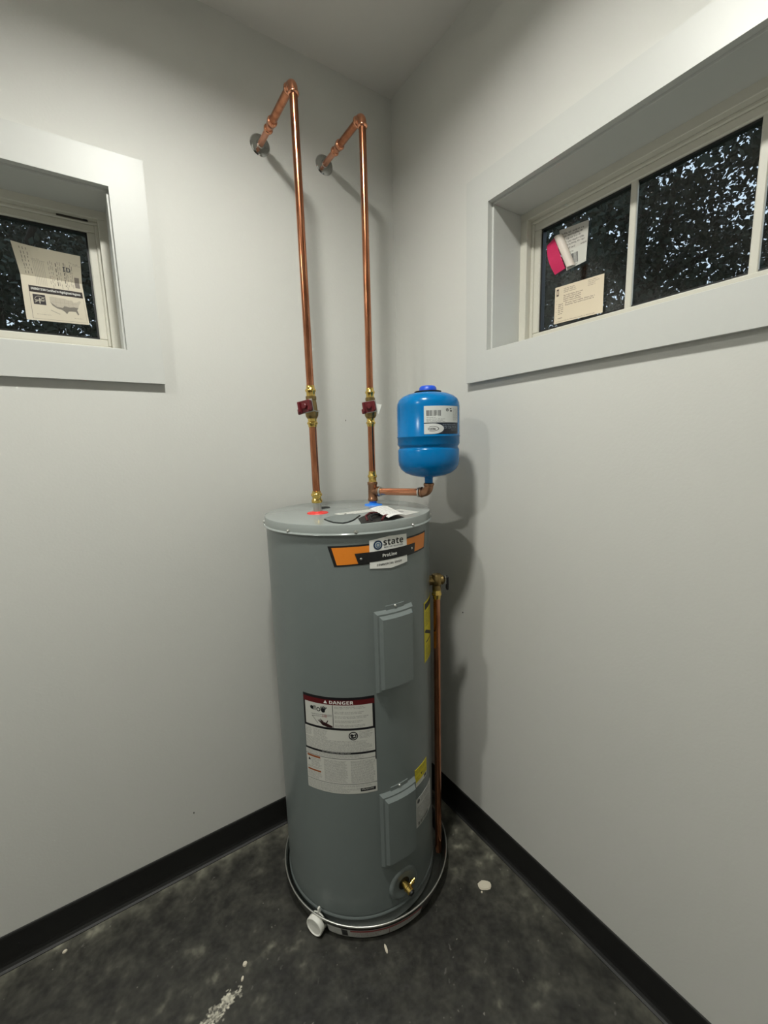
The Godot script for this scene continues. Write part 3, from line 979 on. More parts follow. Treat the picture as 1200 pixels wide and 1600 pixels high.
func danger_label(o: Node3D, c: Vector2) -> void:
	var W := 500
	var H := 712
	var paper := Color(0.76, 0.76, 0.73)
	var ink := Color(0.06, 0.06, 0.08)
	var grey := Color(0.2, 0.2, 0.21)
	var im := new_img(W, H, paper)
	# danger panel in its black frame
	fr(im, 0, 0, W, 236, ink)
	fr(im, 14, 20, W - 30, 200, paper)
	fr(im, 2, 18, W - 4, 36, Color(0.34, 0.035, 0.06))
	fr(im, 218, 56, 4, 164, ink)
	fine(im, 232, 64, 215, 26, 10.5, ink)
	fine(im, 232, 100, 230, 22, 10.5, ink)
	fine(im, 232, 132, 238, 22, 10.5, ink)
	fine(im, 232, 164, 210, 22, 10.5, ink)
	fine(im, 232, 194, 220, 22, 10.5, ink)
	# the pictogram: a hand under a line of hot water, two marks above
	for k in 5:
		stroke(im, Vector2(150, 208), Vector2(112 + k * 9, 168 + absf(k - 2.0) * 5.0), 7, Color(0.16, 0.05, 0.06), 4)
	fill_poly(im, PackedVector2Array([Vector2(126, 190), Vector2(160, 186), Vector2(214, 208), Vector2(214, 219), Vector2(176, 219), Vector2(140, 208)]), Color(0.16, 0.05, 0.06))
	stroke(im, Vector2(168, 196), Vector2(182, 172), 8, Color(0.16, 0.05, 0.06), 5)
	disc(im, Vector2(68, 92), 13, ink)
	for k in 3:
		stroke(im, Vector2(82 + k * 8, 78), Vector2(76 + k * 9, 106), 4, ink)
	disc(im, Vector2(118, 98), 15, ink)
	disc(im, Vector2(118, 98), 9, paper)
	for k in 5:
		stroke(im, Vector2(140 + k * 4, 104), Vector2(136 + k * 10, 72 + absf(k - 2.0) * 3.0), 6, ink)
	disc(im, Vector2(152, 102), 14, ink)
	stroke(im, Vector2(60, 138), Vector2(210, 128), 2, grey)
	stroke(im, Vector2(66, 152), Vector2(210, 138), 2, grey)
	stroke(im, Vector2(66, 152), Vector2(110, 200), 2, grey)
	for k in 4:
		stroke(im, Vector2(150 + k * 9, 130), Vector2(146 + k * 10, 150), 3, Color(0.55, 0.3, 0.28))
	# second panel
	fr(im, 0, 236, 3, 170, ink)
	fr(im, W - 6, 236, 6, 232, ink)
	fine(im, 8, 246, 48, 60, 8.5, grey)
	fine(im, 72, 246, 110, 66, 8.5, grey)
	disc(im, Vector2(350, 276), 31, ink)
	disc(im, Vector2(350, 276), 24, paper)
	disc(im, Vector2(340, 272), 10, ink)
	fill_poly(im, PackedVector2Array([Vector2(330, 292), Vector2(352, 268), Vector2(372, 262), Vector2(368, 290), Vector2(350, 297)]), ink)
	fill_poly(im, PackedVector2Array([Vector2(344, 284), Vector2(360, 270), Vector2(364, 284)]), paper)
	fine(im, 392, 246, 90, 58, 9, grey)
	fine(im, 8, 314, 478, 84, 8.5, grey, 0.12)
	fr(im, 0, 398, W, 15, ink)
	fine(im, 130, 400, 210, 12, 12, paper, 0.05)
	fine(im, 8, 418, 470, 26, 9, grey)
	fr(im, 0, 447, W, 3, ink)
	# third panel: three columns
	fr(im, 8, 454, 104, 14, Color(0.58, 0.3, 0.14))
	fill_poly(im, PackedVector2Array([Vector2(14, 498), Vector2(34, 498), Vector2(24, 478)]), ink)
	fine(im, 40, 476, 80, 60, 8.5, grey)
	fine(im, 8, 540, 115, 14, 8, grey)
	fr(im, 8, 562, 104, 12, Color(0.58, 0.3, 0.14))
	fine(im, 8, 580, 112, 50, 8.5, grey)
	fine(im, 140, 462, 165, 168, 8.0, grey, 0.1)
	fine(im, 326, 462, 165, 168, 8.0, grey, 0.1)
	fr(im, 0, 636, W, 3, ink)
	fine(im, 8, 646, 460, 60, 8.5, grey, 0.5)
	fr(im, 385, 672, 104, 24, ink)
	fine(im, 392, 675, 86, 20, 18, paper, 0.02)
	fr(im, 0, 706, W, 6, Color(0.7, 0.7, 0.67))
	var st := mb()
	cyl_patch(st, -64.6, -17.0, 0.4735, 0.7745, c, TR, 0.0006, 20)
	var l := obj("danger_label", st, img_mat(im, 0.4), o)
	st = mb()
	letters(st, "DANGER", 0.068, 0.0095, func(x: float, y: float) -> Array: return [on_cyl(c, TR + 0.001, -38.0 + rad_to_deg(x / TR), 0.7598 + y), cyl_dir(-38.0 + rad_to_deg(x / TR))])
	cyl_poly(st, PackedVector2Array([Vector2(-49.5, 0.7553), Vector2(-47.0, 0.7553), Vector2(-48.25, 0.7648)]), c, TR + 0.001)
	obj("danger_lettering", st, M.print_white, l)

func lid_top(o: Node3D) -> void:
	var Y := 1.2632
	var flat := func(pts: Array, t: float) -> SurfaceTool:
		var p := PackedVector2Array()
		for q in pts:
			p.append(Vector2(q[0], -q[1]))
		var s := mb()
		prism(s, p, 0.0, t, Transform3D(Basis(Vector3(1, 0, 0), Vector3(0, 0, -1), Vector3(0, 1, 0)), Vector3(0, Y - 0.0002, 0)))
		return s
	# connection rings, nipples and the plug
	for d in [[Vector3(-0.1025, 0, -0.009), "hot_ring", M.red_plastic, 0.033], [Vector3(0.121, 0, -0.042), "cold_ring", M.blue_plastic, 0.031]]:
		var st := mb()
		lathe(st, [[d[3], 0.0], [d[3] - 0.002, 0.0024], [0.018, 0.0034], [0.0145, 0.006], [0.0, 0.006]], Transform3D(Basis.IDENTITY, d[0] + Vector3(0, Y - 0.0005, 0)), 32)
		obj(d[1], st, d[2], o)
	var st := mb()
	lathe(st, [[0.0, -0.0004], [0.019, 0.0], [0.019, 0.0012], [0.013, 0.0022], [0.0, 0.0024]], Transform3D(Basis.IDENTITY, Vector3(-0.036, Y, -0.1)), 24)
	obj("anode_plug", st, M.black, o)
	# junction box: opening with wires, its cover slid to the left
	st = flat.call([[-0.093, 0.237], [-0.062, 0.168], [-0.03, 0.142], [0.03, 0.118], [0.066, 0.128], [0.046, 0.236], [0.0, 0.252], [-0.07, 0.2435]], 0.0009)
	var jb := obj("junction_opening", st, M.black, o)
	st = flat.call([[-0.143, 0.14], [-0.139, 0.116], [-0.108, 0.092], [-0.09, 0.085], [-0.038, 0.096], [-0.031, 0.112], [-0.034, 0.13], [-0.086, 0.185], [-0.112, 0.203], [-0.13, 0.206], [-0.143, 0.18]], 0.0035)
	obj("junction_cover", st, M.enamel, o)
	st = flat.call([[-0.1445, 0.14], [-0.1405, 0.115], [-0.109, 0.0905], [-0.09, 0.0835], [-0.037, 0.0945], [-0.029, 0.112], [-0.032, 0.1315], [-0.085, 0.1865], [-0.112, 0.205], [-0.131, 0.208], [-0.1455, 0.18]], 0.0018)
	obj("cover_gasket", st, M.black, o)
	for w in [[[Vector3(-0.06, 0, 0.215), Vector3(-0.056, 0.011, 0.2), Vector3(-0.03, 0.014, 0.18), Vector3(0.0, 0.010, 0.17), Vector3(0.012, 0.002, 0.165)], M.wire_red], [[Vector3(-0.052, 0, 0.225), Vector3(-0.045, 0.009, 0.205), Vector3(-0.02, 0.01, 0.185), Vector3(0.012, 0.007, 0.18), Vector3(0.02, 0.001, 0.178)], M.black], [[Vector3(-0.03, 0.001, 0.24), Vector3(-0.012, 0.009, 0.225), Vector3(0.01, 0.008, 0.215), Vector3(0.03, 0.002, 0.2)], M.wire_red]]:
		st = mb()
		var cv := Curve3D.new()
		var pts: Array = w[0]
		for i in pts.size():
			var tn: Vector3 = (pts[mini(i + 1, pts.size() - 1)] - pts[maxi(i - 1, 0)]) / 5.0
			cv.add_point(pts[i] + Vector3(0, Y, 0), -tn, tn)
		var path := []
		for i in 17:
			path.append(cv.sample_baked(cv.get_baked_length() * i / 16.0))
		tube(st, path, 0.0032, 8)
		obj("wire", st, w[1], jb)
	# printed labels lying on the lid
	var sticker := func(name_: String, pts: Array, im: Image) -> void:
		var s := mb()
		var p := []
		for q in pts:
			p.append(Vector3(q[0], Y + 0.0006, q[1]))
		var up := Vector3.UP
		tri(s, [p[0], p[1], p[2]], [up, up, up], [Vector2(0, 0), Vector2(1, 0), Vector2(1, 1)])
		tri(s, [p[0], p[2], p[3]], [up, up, up], [Vector2(0, 0), Vector2(1, 1), Vector2(0, 1)])
		for i in 4:
			var a: Vector3 = p[i]
			var b: Vector3 = p[(i + 1) % 4]
			quad(s, a, b, b - up * 0.0008, a - up * 0.0008, (b - a).cross(up).normalized())
		obj(name_, s, img_mat(im, 0.45), o)
	var im := new_img(300, 80, Color(0.84, 0.84, 0.81))
	fine(im, 70, 8, 220, 66, 13, Color(0.45, 0.45, 0.45))
	stroke(im, Vector2(34, 12), Vector2(52, 40), 10, Color(0.08, 0.08, 0.08))
	stroke(im, Vector2(52, 40), Vector2(20, 62), 8, Color(0.08, 0.08, 0.08))
	sticker.call("lid_label", [[-0.074, 0.047], [0.062, 0.045], [0.066, 0.085], [-0.062, 0.088]], im)
	im = new_img(160, 160, Color(0.8, 0.8, 0.78))
	fine(im, 12, 12, 136, 136, 15, Color(0.5, 0.5, 0.5))
	disc(im, Vector2(60, 70), 22, Color(0.6, 0.6, 0.6))
	sticker.call("lid_label", [[0.078, 0.112], [0.125, 0.112], [0.133, 0.195], [0.07, 0.212]], im)

func pan() -> void:
	var o := thing("drain_pan", "round metal drain pan with rolled rim under the water heater", "drain pan", Vector3(-0.3965, 0, 0.3035))
	var c := Vector2.ZERO
	var st := mb()
	lathe(st, [[0.0, 0.0005], [0.266, 0.0005], [0.27, 0.003], [0.2865, 0.059], [0.2835, 0.059], [0.267, 0.008], [0.262, 0.005], [0.0, 0.005]], Transform3D.IDENTITY, 96)
	obj("pan_body", st, M.steel, o)
	st = mb()
	var pr := []
	for i in 13:
		var a := TAU * i / 12.0
		pr.append([0.2855 - 0.0029 * cos(a), 0.0605 - 0.0029 * sin(a)])
	lathe(st, pr, Transform3D.IDENTITY, 96, 60.0)
	obj("pan_rim", st, M.zinc, o)
	# printed strip on the outside of the pan wall
	var im := new_img(420, 56, Color(0.72, 0.72, 0.7))
	fr(im, 0, 0, 60, 56, Color(0.78, 0.78, 0.76))
	fr(im, 62, 6, 26, 46, Color(0.1, 0.1, 0.1))
	fr(im, 100, 4, 320, 12, Color(0.55, 0.12, 0.12))
	fine(im, 104, 20, 150, 32, 10, Color(0.4, 0.2, 0.2))
	fr(im, 262, 20, 3, 34, Color(0.4, 0.2, 0.2))
	fine(im, 270, 20, 140, 32, 9, Color(0.35, 0.35, 0.35))
	st = mb()
	var seg := 24
	for i in seg:
		var f := [float(i) / seg, float(i + 1) / seg]
		var p := []
		var n := []
		var uv := []
		for q in [[0, 0], [1, 0], [1, 1], [0, 1]]:
			var a := lerpf(-56.0, 6.0, f[q[0]])
			var y := 0.009 if q[1] == 0 else 0.049
			p.append(on_cyl(c, 0.2712 + (y - 0.003) * 0.2946 + 0.0008, a, y))
			n.append((cyl_dir(a) - Vector3.UP * 0.3).normalized())
			uv.append(Vector2(f[q[0]], 1 - q[1]))
		tri(st, [p[0], p[1], p[2]], [n[0], n[1], n[2]], [uv[0], uv[1], uv[2]])
		tri(st, [p[0], p[2], p[3]], [n[0], n[2], n[3]], [uv[0], uv[2], uv[3]])
	obj("pan_label", st, img_mat(im, 0.4), o)
	# plastic drain fitting through the wall: nut and tab inside, cap outside
	var a := -63.5
	var d := cyl_dir(a)
	var p0 := on_cyl(c, 0.279, a, 0.0305)
	st = mb()
	lathe(st, [[0.0, -0.0115], [0.0175, -0.0115], [0.0275, -0.0045], [0.0275, -0.0015], [0.0, -0.0015]], along(p0, p0 + d), 32)
	lathe(st, [[0.0, 0.003], [0.026, 0.003], [0.028, 0.005], [0.0288, 0.019], [0.0275, 0.0215], [0.0255, 0.022], [0.024, 0.0195], [0.0, 0.0185]], along(p0, p0 + d), 40)
	var f := obj("drain_fitting", st, M.white_plastic, o)
	st = mb()
	var tx := along(p0 - d * 0.006, p0 - d * 0.006 + Vector3.UP, d)
	box(st, Vector3(-0.005, 0.022, -0.003), Vector3(0.005, 0.042, 0.003), 0.0015, tx)
	obj("fitting_tab", st, M.white_plastic, f)

# ------------------------------------------------------------------ copper piping
const PR := 0.0111          # three-quarter inch copper

func press(a: Vector3, d: Vector3, L: float, m: Material, parent: Node, r := PR, called := "press_fitting") -> Node3D:
	# a press collar: plain sleeve with a bead at its mouth, from a along d
	var st := mb()
	lathe(st, [[r, 0.0], [r + 0.0014, 0.0005], [r + 0.0016, L * 0.28], [r + 0.0042, L * 0.36], [r + 0.005, L * 0.45], [r + 0.0042, L * 0.54], [r + 0.0018, L * 0.62], [r + 0.0022, L * 0.96], [r, L]], along(a, a + d), 24, 50.0)
	return obj(called, st, m, parent)

func elbow(a: Vector3, corner: Vector3, b: Vector3, r: float, cup: float, bend: float, m: Material, parent: Node, called := "elbow") -> Node3D:
	# sweeping elbow from a to b round the corner, with a bead at each mouth
	var st := mb()
	var da := (a - corner).normalized()
	var db := (b - corner).normalized()
	var pts := []
	pts.append(corner + da * (bend + cup))
	for i in 13:
		var t := i / 12.0
		var p := corner + da * bend
		var q := corner + db * bend
		pts.append(p * (1 - t) * (1 - t) + corner * 2 * t * (1 - t) * 0.75 + (p + q) * 0.25 * t * (1 - t) + q * t * t)
	pts.append(corner + db * (bend + cup))
	tube(st, pts, r + 0.0016, 20)
	for e in [da, db]:
		var s: Vector3 = corner + e * (bend + cup - 0.004)
		lathe(st, [[r, -0.006], [r + 0.003, -0.004], [r + 0.0044, 0.0], [r + 0.003, 0.004], [r, 0.005]], along(s, s + e), 24, 60.0)
	return obj(called, st, m, parent)

func valve(parent: Node, base: Vector3, top: Vector3, stem: Vector3, tagged: bool) -> void:
	# ball valve between base and top: bronze body, stem, red lever, wire band
	var L := base.distance_to(top)
	var st := mb()
	var xf := along(base, top)
	lathe(st, [[0.012, 0.0], [0.0155, 0.001], [0.0195, 0.008], [0.0205, 0.016], [0.0205, 0.02], [0.0185, 0.023], [0.0175, 0.034], [0.0165, 0.046], [0.0148, L - 0.012], [0.0165, L - 0.01], [0.0165, L - 0.001], [0.012, L]], xf, 8, 10.0)
	var vb := obj("valve_body", st, M.bronze, parent)
	var mid := base.lerp(top, 0.52)
	st = mb()
	lathe(st, [[0.009, 0.0], [0.009, 0.022], [0.006, 0.023], [0.006, 0.031], [0.0, 0.031]], along(mid, mid + stem), 16)
	obj("valve_stem", st, M.brass, vb)
	# the lever: a folded plate with raised flanks
	var z := stem.normalized()
	var y := Vector3.UP
	var x := y.cross(z).normalized()
	y = z.cross(x)
	var hx := Transform3D(Basis(x, y, z).rotated(z, 0.14), mid + z * 0.03)
	st = mb()
	prism(st, rounded(0.042, 0.033, 0.006), 0.0, 0.0045, hx)
	box(st, Vector3(-0.0205, -0.0155, 0.002), Vector3(-0.013, 0.0155, 0.013), 0.002, hx)
	box(st, Vector3(0.013, -0.0155, 0.002), Vector3(0.0205, 0.0155, 0.013), 0.002, hx)
	box(st, Vector3(-0.026, -0.02, 0.001), Vector3(-0.012, -0.004, 0.009), 0.002, hx)
	var hd := obj("valve_handle", st, M.red_handle, vb)
	st = mb()
	lathe(st, [[0.0085, 0.0], [0.0085, 0.006], [0.007, 0.0075], [0.0, 0.0078]], along(hx.origin + z * 0.004, hx.origin + z * 0.02), 6, 5.0)
	obj("handle_nut", st, M.red_handle, hd)
	# bare strip of steel bent behind the lever
	st = mb()
	box(st, Vector3(-0.023, -0.0185, -0.0035), Vector3(0.0235, 0.0185, -0.0015), 0.0008, hx)
	obj("handle_bracket", st, M.zinc, vb)
	st = mb()
	var pts := []
	for i in 25:
		var an := TAU * i / 24.0
		pts.append(xf * Vector3(0.0225 * sin(an), 0.023 + 0.003 * sin(an * 2 + 0.6), 0.0225 * cos(an)))
	tube(st, pts, 0.0012, 6)
	obj("wire_band", st, M.zinc, vb)
	if tagged:
		st = mb()
		var t0: Vector3 = mid + Vector3(0.026, 0.001, 0.004)
		prism(st, PackedVector2Array([Vector2(-0.006, 0.012), Vector2(0.014, 0.009), Vector2(0.003, -0.022), Vector2(-0.008, -0.012)]), 0.0, 0.0006, Transform3D(Basis(Vector3.UP, -0.35), t0))
		obj("valve_tag", st, M.paper, vb)

func straight(called: String, a: Vector3, b: Vector3, r: float, m: Material, parent: Node) -> Node3D:
	var st := mb()
	tube(st, [a, a.lerp(b, 0.5), b], r, 24)
	return obj(called, st, m, parent)

func wall_run(o: Node, corner: Vector3) -> void:
	# from the elbow back to the wall: pipe, reducing coupling, thinner stub, chrome escutcheon
	var x := corner.x
	var y := corner.y
	straight("wall_pipe", Vector3(x, y, corner.z - 0.015), Vector3(x, y, 0.108), PR, M.copper, o)
	var st := mb()
	lathe(st, [[PR, 0.0], [PR + 0.0035, 0.002], [PR + 0.0042, 0.006], [PR + 0.0035, 0.010], [PR + 0.0015, 0.012], [PR + 0.0015, 0.022], [0.0105, 0.028], [0.0105, 0.036], [0.0135, 0.038], [0.014, 0.041], [0.0132, 0.045], [0.0085, 0.047]], along(Vector3(x, y, 0.122), Vector3(x, y, 0)), 24, 50.0)
	obj("reducing_coupling", st, M.copper_bright, o)
	straight("wall_stub", Vector3(x, y, 0.08), Vector3(x, y, -0.03), 0.0092, M.copper_pink, o)
	st = mb()
	lathe(st, [[0.0098, 0.011], [0.0125, 0.0108], [0.0135, 0.008], [0.024, 0.0062], [0.0295, 0.0045], [0.0325, 0.0005], [0.0325, -0.001]], along(Vector3(x, y, 0.0), Vector3(x, y, 1.0)), 36, 35.0)
	obj("escutcheon", st, M.chrome, o)

func hot_pipe() -> void:
	var o := thing("hot_water_pipe", "left copper riser from the red ring up and over to the wall", "pipe", Vector3(TX - 0.1025, 1.263, TZ - 0.009))
	var off := -o.position
	var holder := o
	var P := func(y: float) -> Vector3:
		var f := (y - 1.263) / 1.15
		return Vector3(-0.5105 - 0.0055 * f, y, 0.281 - 0.003 * f) + off
	var d: Vector3 = (P.call(2.4) - P.call(1.3)).normalized()
	var st := mb()
	lathe(st, [[0.0125, 0.005], [0.0125, 0.034]], along(P.call(1.263), P.call(1.3)), 20)
	obj("nipple", st, M.zinc, holder)
	st = mb()
	lathe(st, [[0.0125, 0.0], [0.0158, 0.001], [0.0165, 0.003], [0.0165, 0.010], [0.0135, 0.013], [0.0135, 0.019], [0.0165, 0.022], [0.0172, 0.0255], [0.0162, 0.029], [0.0134, 0.031], [0.0132, 0.036], [PR, 0.037]], along(P.call(1.2945), P.call(1.4)), 24, 50.0)
	obj("threaded_adapter", st, M.brass, holder)
	straight("lower_riser", P.call(1.32), P.call(1.535), PR, M.copper, holder)
	press(P.call(1.5215), d, 0.0265, M.brass, holder)
	valve(holder, P.call(1.546), P.call(1.6115), Vector3(-0.78, 0, 0.5).normalized(), false)
	press(P.call(1.642), -d, 0.032, M.brass, holder)
	straight("upper_riser", P.call(1.63), P.call(2.398), PR, M.copper, holder)
	var top: Vector3 = P.call(2.420)
	elbow(top + Vector3(0, -0.1, 0), top, top + Vector3(0, 0, -0.1), PR, 0.014, 0.017, M.copper_bright, holder)
	wall_run_at(holder, top - off, off)

func wall_run_at(o: Node3D, corner: Vector3, off: Vector3) -> void:
	# wall_run works in room coordinates; shift what it adds into the thing's own
	var before := o.get_child_count()
	wall_run(o, corner)
	for i in range(before, o.get_child_count()):
		(o.get_child(i) as Node3D).position += off

func cold_pipe() -> void:
	var base := Vector3(-0.287, 1.263, TZ - 0.042 - 0.002)
	var o := thing("cold_water_pipe", "right copper riser from the blue ring with a tee branch", "pipe", base)
	var P := func(y: float) -> Vector3:
		var f := (y - 1.263) / 1.15
		return Vector3(-0.003 * f, y - 1.263, 0.012 * f)
	var d := Vector3(0, 1, 0)
	var st := mb()
	lathe(st, [[0.0125, 0.005], [0.0125, 0.016]], Transform3D.IDENTITY, 20)
	obj("nipple", st, M.blue_plastic, o)
	# tee: run upright, branch towards the expansion tank
	var bd := (Vector3(-0.2, 0.004, 0.44) - Vector3(-0.287, 0, 0.246)).normalized()
	var tc := Vector3(0, 0.046, 0)
	st = mb()
	lathe(st, [[0.0125, 0.0125], [0.0162, 0.013], [0.0172, 0.016], [0.0172, 0.021], [0.0158, 0.023], [0.0152, 0.068], [0.0172, 0.070], [0.0172, 0.076], [0.0162, 0.0785], [0.011, 0.079]], Transform3D.IDENTITY, 28, 50.0)
	lathe(st, [[0.0150, 0.0], [0.0150, 0.019], [0.0168, 0.021], [0.0172, 0.024], [0.0168, 0.028], [0.012, 0.029]], along(tc, tc + bd), 28, 50.0)
	obj("tee", st, M.copper_dull, o)
	st = mb()
	lathe(st, [[0.0115, 0.0], [0.0158, 0.0008], [0.0158, 0.0055], [0.0115, 0.007]], along(tc + bd * 0.0285, tc + bd), 24)
	obj("joint_bead", st, M.zinc, o)
	var ec := Vector3(-0.2, 1.313, 0.44) - base
	var br := straight("branch_pipe", tc + bd * 0.02, ec - bd * 0.02, 0.0118, M.copper_bright, o)
	var el := ec
	elbow(el - bd * 0.1, el, el + Vector3(0, 0.1, 0), 0.0128, 0.01, 0.019, M.copper_dull, o, "branch_elbow")
	st = mb()
	lathe(st, [[0.0115, 0.0], [0.0158, 0.0008], [0.0158, 0.0055], [0.0115, 0.007]], along(el - bd * 0.037, el), 24)
	obj("joint_bead", st, M.zinc, o)
	# press adapter, risers, valve
	press(P.call(1.378), -d, 0.038, M.brass, o)
	straight("lower_riser", P.call(1.36), P.call(1.542), PR, M.copper, o)
	press(P.call(1.5255), d, 0.0275, M.brass, o)
	valve(o, P.call(1.5525), P.call(1.6195), Vector3(-0.62, 0, 0.78).normalized(), true)
	press(P.call(1.65), -d, 0.032, M.brass, o)
	straight("upper_riser", P.call(1.636), P.call(2.412), PR, M.copper, o)
	var top: Vector3 = P.call(2.432)
	elbow(top + Vector3(0, -0.1, 0), top, top + Vector3(0, 0, -0.1), PR, 0.014, 0.017, M.copper_bright, o)
	wall_run_at(o, top + base, -base)

func expansion_tank() -> void:
	var at := Vector3(-0.2, 1.3372, 0.44)
	var o := thing("expansion_tank", "small bright blue expansion tank upright on a copper elbow", "expansion tank", at)
	o.scale = Vector3.ONE * 0.957
	var c := Vector2.ZERO
	var st := mb()
	lathe(st, [[0.0, 0.0], [0.0135, 0.0], [0.0135, 0.022], [0.017, 0.0255]], Transform3D.IDENTITY, 24)
	obj("connection", st, M.tank_blue, o)
	st = mb()
	lathe(st, [[0.0, 0.025], [0.03, 0.0262], [0.055, 0.031], [0.075, 0.0395], [0.089, 0.051], [0.0965, 0.065], [0.0985, 0.08], [0.0985, 0.113], [0.0965, 0.1165], [0.0945, 0.1195], [0.0945, 0.1235], [0.0975, 0.1275], [0.0995, 0.1315], [0.0995, 0.1515], [0.1008, 0.153], [0.1008, 0.156], [0.0995, 0.1575], [0.0995, 0.246], [0.098, 0.258], [0.0925, 0.27], [0.081, 0.2795], [0.065, 0.2865], [0.04, 0.2915], [0.0, 0.293]], Transform3D.IDENTITY, 72, 45.0)
	obj("shell", st, M.tank_blue, o)
	st = mb()
	lathe(st, [[0.0, 0.2925], [0.0425, 0.2925], [0.0425, 0.2955], [0.0, 0.296]], Transform3D.IDENTITY, 40)
	obj("valve_washer", st, M.black, o)
	st = mb()
	lathe(st, [[0.0285, 0.293], [0.0285, 0.298], [0.0265, 0.307], [0.0225, 0.3115], [0.0, 0.3125]], Transform3D.IDENTITY, 36, 50.0)
	obj("valve_cap", st, M.cap_blue, o)
	# label, hung upside down with the tank
	var im := new_img(420, 330, Color(0.79, 0.8, 0.79))
	var ink := Color(0.12, 0.12, 0.14)
	bars(im, 26, 52, 150, 66, ink)
	fine(im, 26, 132, 120, 16, 14, ink)
	fine(im, 26, 150, 200, 50, 15, ink)
	disc(im, Vector2(250, 48), 18, ink)
	disc(im, Vector2(250, 48), 12, Color(0.79, 0.8, 0.79))
	fr(im, 244, 40, 12, 16, ink)
	fr(im, 282, 30, 24, 10, ink)
	fr(im, 286, 52, 26, 16, ink)
	fine(im, 330, 30, 84, 150, 13, Color(0.4, 0.4, 0.42))
	fr(im, 0, 196, 420, 134, Color(0.05, 0.1, 0.16))
	fine(im, 196, 214, 216, 60, 20, Color(0.6, 0.65, 0.7), 0.2)
	fine(im, 300, 280, 110, 20, 15, Color(0.6, 0.65, 0.7), 0.2)
	var el := PackedVector2Array()
	for i in 32:
		el.append(Vector2(90 + 118 * cos(TAU * i / 32.0), 268 + 62 * sin(TAU * i / 32.0)))
	fill_poly(im, el, Color(0.8, 0.81, 0.8))
	fr(im, 0, 206, 92, 124, Color(0.8, 0.81, 0.8))
	for k in [[70.0, 30.0, ink], [63.0, 25.0, Color(0.8, 0.81, 0.8)]]:
		var e2 := PackedVector2Array()
		for i in 28:
			e2.append(Vector2(84 + k[0] * cos(TAU * i / 28.0), 268 + k[1] * sin(TAU * i / 28.0)))
		fill_poly(im, e2, k[2])
	fr(im, 8, 240, 46, 56, Color(0.8, 0.81, 0.8))
	st = mb()
	cyl_patch(st, -46.6, 24.0, 1.4925 - 1.332, 1.5745 - 1.332, c, 0.0996, 0.0006, 16)
	var l := obj("tank_label", st, img_mat(im, 0.35), o)
	st = mb()
	letters(st, "PROFLO", 0.0225, 0.0062, func(x: float, y: float) -> Array:
		var a := -33.6 - rad_to_deg(x / 0.1)
		return [on_cyl(c, 0.1006, a, 1.5079 - 1.332 - y), cyl_dir(a)])
	obj("label_lettering", st, M.print_black, l)

func relief_pipe() -> void:
	var foot := Vector3(-0.1985, 0.034, 0.4685)
	var o := thing("relief_discharge_pipe", "copper discharge pipe running down the heater's right side from the relief valve", "pipe", foot)
	straight("pipe", Vector3(0, 0, 0), Vector3(0.0015, 0.955, 0.0015), PR, M.copper, o)
	press(Vector3(0.0015, 0.938, 0.0015), Vector3.UP, 0.034, M.brass, o)
	var st := mb()
	# relief valve: upright body with a round head and side inlet to the tank
	lathe(st, [[0.012, 0.966], [0.0145, 0.968], [0.0145, 0.984], [0.0175, 0.988], [0.0195, 0.996], [0.0195, 1.006], [0.018, 1.013], [0.0145, 1.019], [0.0, 1.021]], Transform3D(Basis.IDENTITY, Vector3(0.0015, 0, 0.0015)), 8, 20.0)
	var inn := (Vector3(TX, 0, TZ) - Vector3(foot.x, 0, foot.z)).normalized()
	lathe(st, [[0.0135, 0.0], [0.0135, 0.04]], along(Vector3(0, 1.0, 0), Vector3(0, 1.0, 0) + inn), 16)
	lathe(st, [[0.0165, -0.002], [0.0165, 0.02], [0.0195, 0.021], [0.0195, 0.027], [0.013, 0.028]], along(Vector3(0.0, 1.0, 0.0), Vector3(-0.835, 1.0, -0.55)), 6, 5.0)
	lathe(st, [[0.015, 0.0], [0.015, 0.022], [0.011, 0.026], [0.006, 0.027], [0.006, 0.034], [0.0, 0.034]], along(Vector3(0.0, 1.0, 0.0), Vector3(0.835, 1.0, 0.55)), 16)
	var v := obj("relief_valve", st, M.bronze, o)
	st = mb()
	var q := Vector3(0.835, 0, 0.55) * 0.032 + Vector3(0, 1.0, 0)
	var bx := Transform3D(Basis(Vector3.UP, -0.58), q)
	box(st, Vector3(0.0, -0.032, -0.009), Vector3(0.008, 0.012, 0.009), 0.002, bx)
	box(st, Vector3(-0.012, 0.004, -0.006), Vector3(0.006, 0.01, 0.006), 0.001, bx)
	obj("relief_lever", st, M.black, v)
	st = mb()
	box(st, Vector3(-0.004, -0.012, -0.0095), Vector3(0.0, 0.0125, 0.0095), 0.001, bx)
	obj("lever_plate", st, M.steel, v)

